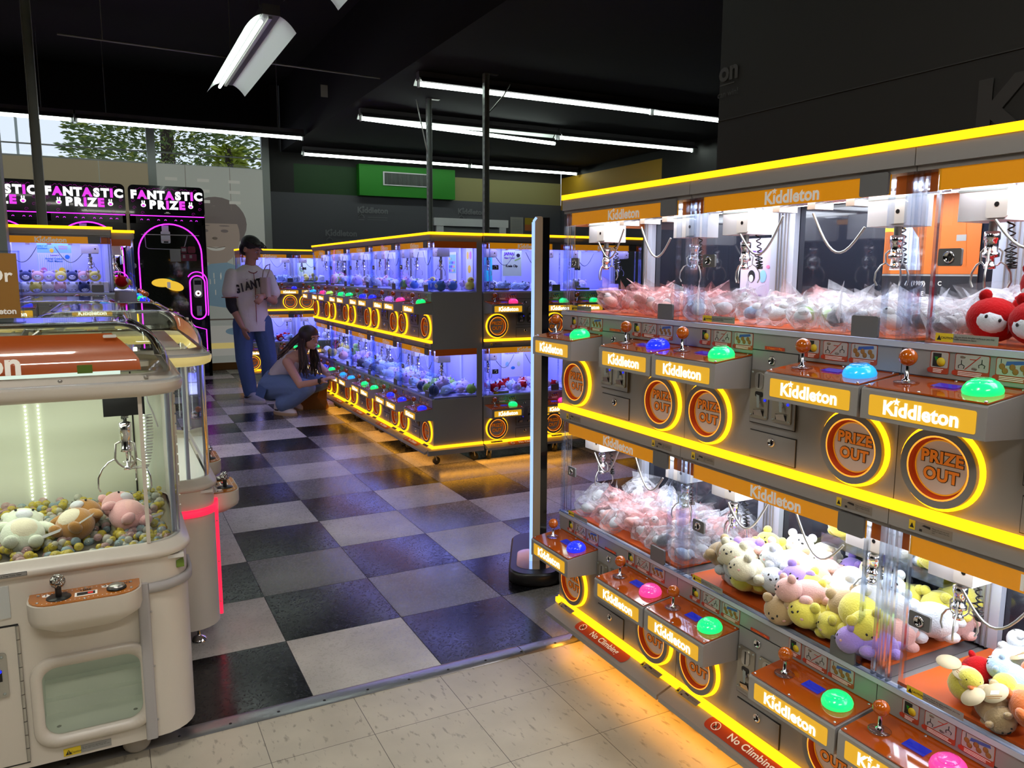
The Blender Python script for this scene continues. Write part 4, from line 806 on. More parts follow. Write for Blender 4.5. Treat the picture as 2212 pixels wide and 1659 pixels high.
    if lit:
        for x, y in ((.08, .08), (WD - .08, .08), (.08, DD - .08), (WD - .08, DD - .08)): link('levelling_foot', MB().lathe([(0, 0), (.03, 0), (.03, .004), (.022, .016), (.009, .022), (.007, .025), (.007, .08)], 'chrome', n=20, c=(x, y, 0), cap=False), t)
    else: link('frame', MB().box((.05, .2, .035), (WD - .05, .5, .074), 'rubber'), t)
    return t
def thing_part(name, parent, loc):
    o = bpy.data.objects.new(name, None); C.objects.link(o); o.parent = parent; o.location = loc; return o
M['crystal'] = glassm('crystal_ball', (.8, .8, .78), .5, 1, .15, .3, cell=120); M['flap'] = glassm('tinted_flap', (.92, .95, .91), .12, .8); M['amber2'] = mat('amber_shelf_top', (.46, .14, .012), .2, 0, coat=.5)
M['whiteplate'] = mat('plain_plate', (.55, .56, .54), .45); M['creamback'] = mat('pale_green_back', (.62, .66, .52), .5); M['lampwhite'] = emi('lamp_cover', (.85, 1, .88), 1.0); M['marq2'] = mat('orange_marquee_sheet', (.38, .075, .014), .3, 0, (1, .16, .02), .13)
M['wheelc'] = mat('clear_caster_wheel', (.40, .36, .32), .2, coat=.5)
dome_machine('white domed crane machine with orange marquee in the left foreground', (.163 - WD, 2.28, 0), 0)
dome_machine('white domed crane machine with pink lit corner strips behind the foreground one', (.315, 2.93, 0), pi / 2, 'neonpink', True)
dome_machine('farthest domed crane machine, only its clear dome showing', (.12, 4.03, 0), pi / 2, 'bumperg', True, True)
# beads: uncountable filling
mb = MB(); rd = random.Random(5); BC = [M[k] for k in ('beady', 'beady', 'beadb', 'beadp', 'beadc')] if 'beady' in M else []
for k, c in (('beady', (.62, .50, .06)), ('beadb', (.28, .40, .42)), ('beadp', (.50, .32, .30)), ('beadc', (.55, .55, .45))): M[k] = film(k, c, .45, 0, 0, .08)
bd = MB()
for i in range(1150):
    x = rd.uniform(-.85, .12); y = rd.uniform(2.34, 2.82); z = .606 + (y - 2.34) * .07 + rd.uniform(0, .018); q = rd.uniform(.009, .015); bd.ell((x, y, z), (q, q, q * .9), rd.choice(['beady', 'beady', 'beadb', 'beadp', 'beadc']), 7, 5)
bd.poly([(-.85, 2.30, .601), (.14, 2.30, .601), (.14, 2.85, .63), (-.85, 2.85, .63)], 'brass')
o = link('crystal_beads', bd); o['kind'] = 'stuff'; tag(o, 'glassy yellow and blue beads covering the floor of the foreground crane machine', 'beads')

# ------------------------------------------------------------------ plush
def bear(name, col, label, loc, rot, s=1, group=None):
    c = PL[col]; t = thing('plush_bear', label, 'plush toy', loc, rot, group); t.scale = (s, s, s)
    b = MB(); b.ell((0, 0, 0), (.052, .046, .050), c, 22, 14); link('body', b, t)
    b = MB(); b.ell((0, .02, .058), (.048, .044, .040), c, 22, 14); link('head', b, t)
    for sx in (-1, 1):
        link('ear', MB().ell((sx * .036, .03, .088), (.015, .010, .015), c, 12, 8), t); link('arm', MB().ell((sx * .055, -.005, .025), (.028, .013, .013), c, 12, 8, R=Matrix.Rotation(sx * .5, 4, 'Y')), t); link('foot', MB().ell((sx * .028, -.030, -.042), (.018, .022, .014), c, 12, 8), t)
        link('eye', MB().ell((sx * .020, -.020, .072), (.0035, .0025, .0035), 'ink', 8, 6), t)
    link('muzzle', MB().ell((0, -.022, .055), (.020, .012, .014), PL['white'], 14, 10), t); link('belly', MB().ell((0, -.020, .0), (.038, .030, .036), PL['cream'] if col != 'rose' else PL['pink'], 16, 10), t)
    link('tag', MB().add([(0, 0, 0), (.05, -.012, .018), (.055, -.012, .03), (.003, 0, .012)], [(0, 1, 2, 3)], 'paper'), t, (.03, -.035, -.045)); return t
bear('b', 'mint white', 'pale mint-white plush bear lying on the beads, leftmost of three', (-.245, 2.47, .655), (-.95, .15, .1), 1.05)
bear('b', 'brown', 'caramel-brown plush bear lying on the beads, between the white and pink ones', (-.118, 2.50, .66), (-1.0, -.2, -.45), 1.0)
bear('b', 'rose', 'pink plush bear lying on the beads at the right of the foreground machine', (.018, 2.51, .665), (-.9, .35, .5), 1.0)

def blob(key, cols, kind):
    """small toy in one mesh (kind: animal / ball / duck), centred, about 0.09 m"""
    def f():
        rd = random.Random(key + kind); c = PL[cols]; b = MB()
        if kind == 'animal':
            b.ell((0, 0, 0), (.042, .034, .030), c, 16, 10); b.ell((.030, 0, .010), (.028, .029, .025), c, 16, 10)
            for sy in (-1, 1): b.ell((.036, sy * .019, .032), (.007, .008, .010), c, 8, 6); b.ell((.022, sy * .032, -.010), (.016, .010, .010), c, 8, 6); b.ell((-.032, sy * .022, -.012), (.015, .010, .010), c, 8, 6); b.ell((.054, sy * .009, .018), (.0022, .0022, .0028), 'ink', 6, 5)
            b.ell((.0565, 0, .012), (.003, .005, .003), 'ink' if cols != 'yellow' else PL['orange'], 8, 5)
        elif kind == 'ball':
            b.ell((0, 0, 0), (.036, .036, .033), c, 16, 10); b.ell((0, -.022, -.002), (.022, .017, .018), PL['white'], 12, 8)
            for sx in (-1, 1): b.ell((sx * .022, 0, .030), (.009, .006, .010), c, 8, 6); b.ell((sx * .009, -.038, .004), (.0022, .0015, .003), 'ink', 6, 4)
        else:
            b.ell((0, 0, 0), (.036, .030, .028), c, 14, 9); b.ell((.022, 0, .028), (.022, .022, .021), c, 14, 9); b.ell((.044, 0, .024), (.009, .010, .004), PL['orange'], 8, 5)
            for sy in (-1, 1): b.ell((.037, sy * .011, .034), (.002, .002, .003), 'ink', 6, 4)
        return b
    return cached(('blob', cols, kind), f)
def heap(rect, z0, n, r, rd, layers=1.0):
    """drop n balls of radius r into a rectangle, each resting on those below"""
    P = []; x0, y0, x1, y1 = rect
    for i in range(n):
        best = None
        for tr in range(26):
            x = rd.uniform(x0, x1); y = rd.uniform(y0, y1); z = z0 + r
            for a, b, c in P:
                d = sqrt((a - x) ** 2 + (b - y) ** 2)
                if d < 1.7 * r: z = max(z, c + sqrt((1.7 * r) ** 2 - d * d) * .85)
            if best is None or z < best[2]: best = (x, y, z)
        P.append(best)
    return P
def local_world(m, p): return m.matrix_basis @ Vector(p)
def fill(m, tier, desc, spec, n, r, rect=(.2, .06, .64, .33), seed=1, sc=1, z0=.354, cat='plush toy', name='plush_toy'):
    """spec: list of (colour, kind)"""
    rd = random.Random(seed); P = heap(rect, ZB + DZ * tier + z0, n, r, rd); M_ = m.matrix_basis.copy() if False else Matrix.Translation(m.location) @ m.rotation_euler.to_matrix().to_4x4()
    for i, (x, y, z) in enumerate(P):
        col, kind = spec[i % len(spec)] if i < len(spec) else rd.choice(spec); w = M_ @ Vector((x, y, z))
        lb = f"{col} plush toy {desc}"
        o = link(name, blob('k', col, kind), None, w, (rd.uniform(-.6, .6), rd.uniform(-.5, .5), rd.uniform(0, 6.28) if kind != 'ball' else m.rotation_euler.z + rd.uniform(-.5, .5)), r / .036 * sc * rd.uniform(.9, 1.1)); tag(o, lb, cat, f"{col} toys {desc}")
MACH = [o for o in C.objects if o.name.startswith('claw_machine') and o.type == 'EMPTY']
MT = lambda m: Matrix.Translation(m.location) @ m.rotation_euler.to_matrix().to_4x4()
# near row, plush in the lower middle compartment, detailed
def near_plush(col, label, w, rot, s, group):
    key = ('np', col)
    t = thing('plush_animal', label, 'plush toy', w, rot, group); t.scale = (s, s, s); c = PL[col]
    def body():
        b = MB(); b.ell((-.012, 0, 0), (.048, .040, .034), c, 20, 12); b.ell((.036, 0, .006), (.034, .038, .031), c, 20, 12)
        for sy in (-1, 1): b.ell((.012, sy * .040, -.014), (.017, .015, .013), c, 12, 8); b.ell((-.045, sy * .026, -.014), (.018, .013, .012), c, 12, 8)
        b.ell((-.06, 0, .004), (.012, .010, .010), c, 10, 7); return b
    link('body', cached((key, 'b'), body), t)
    def ears():
        b = MB()
        for sy in (-1, 1): b.ell((.040, sy * .026, .034), (.010, .012, .012), c, 12, 8)
        return b
    e1 = cached((key, 'e'), lambda: MB().ell((0, 0, 0), (.010, .012, .012), c, 12, 8))
    for sy in (-1, 1): link('ear', e1, t, (.040, sy * .026, .034))
    def face():
        b = MB()
        for sy in (-1, 1): b.ell((.066, sy * .010, .014), (.003, .0025, .0035), 'ink', 8, 6); b.ell((.060, sy * .021, .004), (.005, .005, .004), PL['pink'], 8, 5)
        b.ell((.070, 0, .007), (.003, .004, .0025), 'ink', 8, 5); return b
    link('face', cached((key, 'f'), face), t)
    link('care_tag', cached('ctag', lambda: MB().box((-.002, -.008, 0), (0, .008, .018), 'paper')), t, (-.055, -.012, -.004)); return t
rd = random.Random(11); m1 = near_m[1]; A = MT(m1)
P = heap((.13, .034, .66, .33), ZB + .354, 50, .040, rd)
cols = ['yellow', 'white', 'white', 'cream', 'yellow', 'purple', 'tan', 'pink', 'white', 'cream', 'yellow', 'tan', 'white', 'pink', 'purple']
for i, (x, y, z) in enumerate(P):
    c = cols[i % len(cols)]; near_plush(c, f"fluffy {c} plush animal heaped in the lower middle compartment", A @ Vector((x, y, z)), (rd.uniform(-.5, .5), rd.uniform(-.6, .3), rd.uniform(2.0, 4.4)), rd.uniform(1.0, 1.16), f"{c} plush animals heaped in the lower middle compartment")
tag(link('shelf', MB().box((.30, .25, 0), (.66, .36, .004), 'panel2').box((.30, .248, .0), (.66, .25, .03), 'panel2').box((.31, .34, -.05), (.33, .36, 0), 'housing'), None, A @ Vector((0, 0, ZB + .50)), (0, 0, -pi / 2)), 'clear acrylic shelf at the back of the lower middle compartment', 'shelf')
for k, (x, c) in enumerate(((.35, 'yellow'), (.44, 'white'), (.53, 'white'), (.62, 'yellow'))): near_plush(c, f"{c} plush animal on the clear shelf, {('left end', 'second from left', 'third from left', 'right end')[k]}", A @ Vector((x, .30, ZB + .54)), (0, -.35, pi), 1.0, None)
# nearest machine, lower: mixed food-shaped toys with card tags
m2 = near_m[2]; A2 = MT(m2); P = heap((.12, .04, .62, .32), ZB + .354, 40, .034, rd)
mix = [('white', 'animal'), ('green', 'ball'), ('tan', 'animal'), ('red', 'ball'), ('yellow', 'duck'), ('pale blue', 'animal'), ('brown', 'ball'), ('orange', 'animal'), ('cream', 'animal')]
for i, (x, y, z) in enumerate(P):
    c, kd = mix[i % len(mix)]; o = link('plush_toy', blob('k', c, kd), None, A2 @ Vector((x, y, z)), (rd.uniform(-1, 1), rd.uniform(-1, 1), rd.uniform(0, 6)), rd.uniform(.85, 1.1)); tag(o, f"small {c} plush toy with card tag in the nearest lower compartment", 'plush toy', f"{c} toys in the nearest lower compartment")
    if i % 4 == 0:
        q = link('swing_tag', cached('swt', lambda: MB().lathe([(0, 0), (.026, 0), (.026, .0008), (0, .0008)], 'tagcard', n=24).lathe([(0, 0), (.024, 0), (.024, .0004), (0, .0004)], 'tagcard', (.040, .01, .002), 24).box((-.008, -.006, .0009), (.008, .004, .0012), 'letw').box((-.015, .008, .0009), (.015, .010, .0011), 'cardbrown').box((-.012, .013, .0009), (.012, .0145, .0011), 'cardbrown')), None, A2 @ Vector((x + .01, y - .015, z + .035)), (rd.uniform(-.5, .5), rd.uniform(-.5, .5), rd.uniform(0, 6))); tag(q, 'round cream card tag lying on toys in the nearest lower compartment', 'tag', 'card tags in the nearest lower compartment')
# bagged toys
def bag_mesh(seed, BAGM):
    rd = random.Random(seed); b = MB(); n = 12; k = 7; vs = []; fs = []
    for j in range(k + 1):
        t = pi * j / k
        for i in range(n):
            a = 2 * pi * i / n; q = 1 + rd.uniform(-.22, .30) * sin(t); ex = 1.0 + .5 * max(0, cos(t)) * abs(cos(a))
            vs.append((.050 * sin(t) * cos(a) * q * ex, .040 * sin(t) * sin(a) * q, .036 * cos(t) * q + (.012 if j == 0 else 0)))
    for j in range(k):
        for i in range(n): fs.append((j * n + i, (j + 1) * n + i, (j + 1) * n + (i + 1) % n, j * n + (i + 1) % n))
    b.add(vs, fs, BAGM, False); b.add([(-.05, -.01, .02), (.05, .006, .03), (.062, .0, .062), (-.058, .004, .055)], [(0, 1, 2, 3)], BAGM); return b
def toy_in_bag(c):
    b = MB(); b.ell((0, 0, -.004), (.028, .022, .018), c, 10, 7); b.ell((.018, 0, .008), (.014, .014, .012), PL['white'], 8, 6); b.ell((.030, .004, .010), (.0025, .0025, .003), 'ink', 6, 4); return b
def bags(m, tier, desc, cols, n, seed, rect=(.15, .05, .66, .33), sc=1.0):
    rd = random.Random(seed); A_ = MT(m); P = heap(rect, ZB + DZ * tier + .354, n, .034, rd)
    for i, (x, y, z) in enumerate(P):
        c = cols[i % len(cols)]; pk = c in ('pink', 'rose'); t = thing('bagged_toy', f"{c} toy sealed in crinkled clear bag, {desc}", 'bagged toy', A_ @ Vector((x, y, z)), (rd.uniform(-.7, .7), rd.uniform(-.7, .7), rd.uniform(0, 6.28)), f"{c} bagged toys {desc}"); t.scale = (sc,) * 3
        k = i % 5; link('bag', cached(('bag', k, pk), lambda: bag_mesh(k, BAGP if pk else BAGM)), t); link('toy', cached(('tib', c), lambda: toy_in_bag(PL[c])), t)
bags(near_m[0], 1, 'upper compartment beside the standee', ['pink', 'rose', 'white', 'pink'], 24, 1, (.22, .05, .66, .3))
bags(near_m[1], 1, 'upper middle compartment', ['white', 'grey', 'pink', 'white', 'green', 'pale blue', 'grey'], 30, 2)
bags(near_m[0], 0, 'lower compartment beside the standee', ['rose', 'white', 'grey', 'pink', 'white'], 58, 3, (.10, .04, .66, .33))
bags(near_m[2], 1, 'upper nearest compartment', ['grey', 'white', 'white'], 6, 4, (.03, .04, .07, .3))
for k, (x, y, z, s) in enumerate(((.125, .09, .40, 1.35), (.215, .08, .40, 1.35), (.15, .20, .40, 1.35), (.19, .15, .475, 1.35))):
    o = link('plush_toy', blob('k', 'red', 'ball'), None, A2 @ Vector((x, y, ZB + DZ + z)), (.2 * k, .3 - .2 * k, -pi / 2 + .5 - .4 * k), s); tag(o, f"round red plush doll, {('front left', 'front right', 'behind', 'topmost')[k]} in the upper nearest compartment", 'plush toy')
# island and far machines
far = MACH[3:]
fills = {0: [('lilac', 'animal'), ('pink', 'ball'), ('navy', 'ball'), ('pale blue', 'animal'), ('green', 'ball'), ('white', 'animal')], 1: [('white', 'animal'), ('pale blue', 'animal'), ('lilac', 'ball')], 2: [('pale blue', 'animal'), ('white', 'ball'), ('grey', 'animal')], 3: [('white', 'animal'), ('pink', 'ball'), ('lilac', 'animal')], 4: [('green', 'duck'), ('yellow', 'duck'), ('white', 'animal')]}
upf = {0: [('yellow', 'duck'), ('white', 'ball'), ('blue', 'ball'), ('pink', 'ball'), ('lilac', 'animal')], 1: [('lilac', 'animal'), ('white', 'animal'), ('green', 'ball')], 2: [('white', 'animal'), ('rose', 'animal'), ('pale blue', 'ball')], 3: [('white', 'animal'), ('lilac', 'ball'), ('pale blue', 'animal')], 4: [('green', 'ball'), ('cream', 'duck'), ('white', 'animal')]}
nm = ['corner island machine', 'second island machine', 'third island machine', 'fourth island machine', 'far-end island machine']
for k in range(5):
    fill(far[k], 0, f"in the lower window of the {nm[k]}", fills[k], (24, 20, 14, 8, 6)[k], (.040, .040, .043, .05, .052)[k], (.06, .05, .66, .34), 20 + k); fill(far[k], 1, f"in the upper window of the {nm[k]}", upf[k], (18, 12, 9, 6, 6)[k], (.038, .038, .042, .048, .05)[k], (.06, .06, .66, .34), 40 + k)
fill(far[5], 0, 'in the lower window of the camera-facing island machine', [('white', 'ball'), ('red', 'ball'), ('pale blue', 'ball'), ('pink', 'ball'), ('lilac', 'ball')], 24, .035, (.05, .05, .64, .34), 61); fill(far[5], 1, 'in the upper window of the camera-facing island machine', [('grey', 'ball'), ('white', 'animal'), ('pale blue', 'animal')], 18, .032, (.05, .06, .64, .34), 62)
fill(far[6], 0, 'in the lower window beside the standee', [('white', 'ball'), ('pale blue', 'ball')], 4, .04, (.05, .05, .3, .34), 63); fill(far[6], 1, 'in the upper window beside the standee', [('white', 'animal'), ('lilac', 'ball')], 4, .04, (.05, .05, .3, .34), 64)
fill(far[7], 1, 'in the upper window behind the man', [('grey', 'ball'), ('white', 'animal'), ('pale blue', 'animal')], 12, .038, (.1, .06, .64, .34), 65); fill(far[7], 0, 'in the lower window behind the man', [('pale blue', 'ball'), ('red', 'ball'), ('purple', 'ball'), ('white', 'ball'), ('blue', 'ball')], 16, .04, (.1, .05, .64, .34), 66)
fill(far[8], 1, 'in the back-row machine beside the island end', [('green', 'duck'), ('yellow', 'duck'), ('white', 'ball')], 8, .045, (.04, .06, .4, .34), 67); fill(far[8], 0, 'in the lower back-row machine beside the island end', [('white', 'ball'), ('lilac', 'ball')], 4, .045, (.04, .06, .4, .34), 68)
fill(far[10], 1, 'in the sideways machine of the left island', [('yellow', 'duck'), ('yellow', 'ball'), ('green', 'ball'), ('yellow', 'duck'), ('pale blue', 'ball'), ('red', 'ball')], 14, .04, (.03, .04, .25, .34), 69)
# two neat rows of round plush in the blue-lit left machine
A9 = MT(far[9]); rw = ['navy', 'pink', 'lilac', 'yellow', 'navy', 'pink', 'yellow']
for k in range(7):
    o = link('plush_toy', blob('k', rw[k], 'ball'), None, A9 @ Vector((.20 + k * .064, .20, ZB + DZ + .452)), (.1, 0, 0), 1.02); tag(o, f"{rw[k]} round-faced plush in the upper row of the blue-lit left machine, number {k+1} from the left", 'plush toy', None); 
    o['label'] = f"{rw[k]} round-faced plush, {('first', 'second', 'third', 'fourth', 'fifth', 'sixth', 'last')[k]} from left on the back step of the blue-lit left machine"
    c = rw[(k + 2) % 7] if k % 2 else ('white', 'cream')[k % 4 // 2]; o = link('plush_toy', blob('k', c, 'ball'), None, A9 @ Vector((.19 + k * .066, .10, ZB + DZ + .383)), (.5, 0, .2), 1.05); tag(o, f"{c} round plush, {('first', 'second', 'third', 'fourth', 'fifth', 'sixth', 'last')[k]} from left in the front row of the blue-lit left machine", 'plush toy')
tag(link('display_step', MB().box((.16, .15, 0), (.66, .36, .062), 'white'), None, A9 @ Vector((0, 0, ZB + DZ + .352))), 'white display step inside the blue-lit left machine', 'display step')
# ------------------------------------------------------------------ posters inside machines
def poster(m, tier, x0, x1, z0, z1, y, base, label, deco):
    A_ = MT(m); w = x1 - x0; h = z1 - z0; mb = MB(); mb.quadxz(0, 0, w, h, 0, base); parts = [(mb.mesh(), Matrix())] + deco(w, h)
    tag(link('poster', merge(parts), None, A_ @ Vector((x0, y, ZB + DZ * tier + z0)), (0, 0, m.rotation_euler.z)), label, 'poster')
def T_(s_, m_, sz, x, z, b=.02): return (text(s_, m_, sz, b), TR((x, -.0012, z)))
def D_(*calls):
    mb = MB()
    for c in calls: getattr(mb, c[0])(*c[1:])
    return (mb.mesh(), Matrix())
M['pyel'] = mat('poster_yellow', (.75, .50, .02), .5, 0, (1, .6, .03), .15); M['porg'] = mat('poster_orange', (.55, .12, .01), .5); M['pblk'] = mat('poster_black', (.015, .015, .018), .4); M['plav'] = mat('poster_lavender', (.62, .56, .78), .5); M['ppale'] = mat('poster_pale', (.72, .75, .78), .5); M['pgrn'] = mat('poster_green', (.30, .52, .08), .5); M['pteal'] = mat('poster_teal', (.02, .45, .38), .5); M['ppink'] = mat('poster_pink', (.75, .22, .42), .5); M['pblue'] = mat('poster_blue_ink', (.03, .22, .55), .5); M['ppur'] = mat('poster_purple_ink', (.16, .04, .38), .5); M['psky'] = mat('poster_sky', (.28, .58, .85), .5); M['palg'] = mat('poster_pale_green', (.62, .74, .42), .5)
poster(near_m[1], 1, .34, .60, .36, .70, DM - .012, 'porg', 'orange and yellow poster with black caption band, upper middle compartment', lambda w, h: [
    D_(('quadxz', 0, h - .10, .07, h, -.0004, 'pyel'), ('quadxz', 0, 0, w, .13, -.0004, 'pblk'), ('quadxz', .01, h - .03, .03, h - .008, -.0008, 'pblk'), ('poly', [(.02, -.0006, .14), (.11, -.0006, .14), (.10, -.0006, .22), (.07, -.0006, .26), (.03, -.0006, .21)], 'ppale'), ('poly', [(.13, -.0006, .15), (.23, -.0006, .15), (.22, -.0006, .27), (.17, -.0006, .30), (.14, -.0006, .24)], 'porg'), ('quadxz', .04, .235, .055, .255, -.001, 'paper'), ('quadxz', .018, .20, .033, .218, -.001, 'paper'), ('quadxz', .2, .21, .225, .225, -.001, 'paper'), ('quadxz', 0, .125, w, .129, -.0008, 'paper')),
    T_('GOD', 'pblue', .034, .055, h - .022, .06), T_('E', 'ink', .018, .0475, .245), T_('D', 'ink', .016, .0255, .209), T_('A  (1989)   B   C', 'letw', .015, .12, .106), T_('D       E', 'letw', .015, .10, .080), T_('figure collection', 'letw', .010, .08, .05)])
poster(near_m[0], 1, .50, .66, .36, .60, DM - .012, 'plav', 'pale lavender poster with small penguin drawings, upper compartment beside the standee', lambda w, h: [D_(('ell', (.05, -.001, .12), (.016, .0005, .02), 'pblk', 12, 8), ('ell', (.05, -.0016, .113), (.010, .0005, .012), 'ppale', 12, 8), ('ell', (.10, -.001, .12), (.015, .0005, .02), 'psky', 12, 8), ('ell', (.12, -.001, .15), (.008, .0005, .006), 'ppink', 10, 6), ('quadxz', .13, .0, .145, .012, -.001, 'pblue')), T_('new prize', 'ppur', .012, .07, .20), T_('limited time only', 'ppur', .008, .07, .06)])
poster(far[0], 1, .10, .26, .40, .64, DM - .012, 'ppale', 'colourful character-sheet poster in the corner island machine', lambda w, h: [D_(('quadxz', .01, .08, .15, .22, -.0005, 'psky'), *[('ell', (.03 + .03 * (k % 4), -.001, .10 + .03 * (k // 4)), (.011, .0005, .012), ('ppur', 'ppink', 'pyel', 'pgrn', 'pblue')[k % 5], 8, 6) for k in range(14)])])
poster(far[5], 1, .26, .42, .46, .655, .21, 'palg', 'green checked poster headed JAPAN in the camera-facing island machine', lambda w, h: [T_('JAPAN', 'ppur', .030, .055, .165, .05), T_('New Trend', 'ppur', .018, .055, .135, .04), T_('Koala Clip', 'pblk', .024, .075, .075, .04), D_(('ell', (.13, -.001, .155), (.016, .0005, .014), 'pblk', 10, 6), ('poly', [(.10, -.001, .11), (.15, -.001, .13), (.15, -.001, .14), (.10, -.001, .12)], 'pgrn'))])
poster(far[5], 1, .15, .25, .42, .66, DM - .012, 'pteal', 'teal poster panel behind the green one in the camera-facing island machine', lambda w, h: [D_(('quadxz', .0, h - .03, w, h, -.0005, 'ppale'))])
poster(far[5], 0, .26, .45, .44, .645, .23, 'ppale', 'white poster with line drawings in the lower camera-facing island machine', lambda w, h: [T_('Keep Hanging Mascot', 'ppur', .014, .09, .185), D_(('ell', (.05, -.001, .10), (.016, .0005, .02), 'psky', 10, 6), ('ell', (.10, -.001, .07), (.018, .0005, .012), 'pblue', 10, 6), ('ell', (.15, -.001, .10), (.015, .0005, .02), 'palg', 10, 6))])
poster(far[0], 1, .44, .56, .42, .67, DM - .012, 'ppale', 'cream poster with pink and yellow discs seen through the island end window', lambda w, h: [D_(('ell', (.03, -.001, .19), (.02, .0005, .03), 'pyel', 10, 6), ('ell', (.08, -.001, .19), (.02, .0005, .03), 'ppink', 10, 6), ('ell', (.06, -.001, .09), (.03, .0005, .03), 'pyel', 10, 6))])
poster(far[9], 1, .27, .46, .44, .66, .22, 'ppale', 'sky-blue topped prize poster with gingham ground in the blue-lit left machine', lambda w, h: [D_(('quadxz', 0, h - .06, w, h, -.0004, 'psky'), ('lathe', [(0, 0), (.014, 0), (0, .0003)], 'pblue', (.165, -.001, .135), 16, 'y'), ('ell', (.03, -.001, .05), (.018, .0005, .018), 'ppink', 10, 6), ('ell', (.13, -.001, .05), (.018, .0005, .018), 'pyel', 10, 6), ('ell', (.08, -.0012, .175), (.012, .0005, .014), 'pyel', 10, 6), *[('quadxz', .012 * k, 0, .012 * k + .002, .15, -.0003, 'psky') for k in range(16)]), T_('ONLY AT\nKiddleton', 'pblue', .014, .03, .195, .03), T_('Kiddleton\nExclusive', 'ppink', .013, .145, .195, .02), T_('Animal Costume\nPlush Mascot', 'pblue', .016, .095, .115, .03), T_('Squeeze it', 'ppur', .012, .095, .145)])
poster(far[7], 0, .02, .24, .45, .66, DM - .012, 'ppale', 'white poster with yellow band in the lower window behind the man', lambda w, h: [D_(('quadxz', 0, h - .05, w, h - .02, -.0004, 'pyel'), ('quadxz', .02, .05, .12, .07, -.0004, 'psky'))])
poster(far[8], 1, .06, .30, .42, .66, DM - .012, 'palg', 'pale green poster in the back-row machine beside the island end', lambda w, h: [D_(('ell', (.08, -.001, .1), (.03, .0005, .04), 'pgrn', 10, 6))])

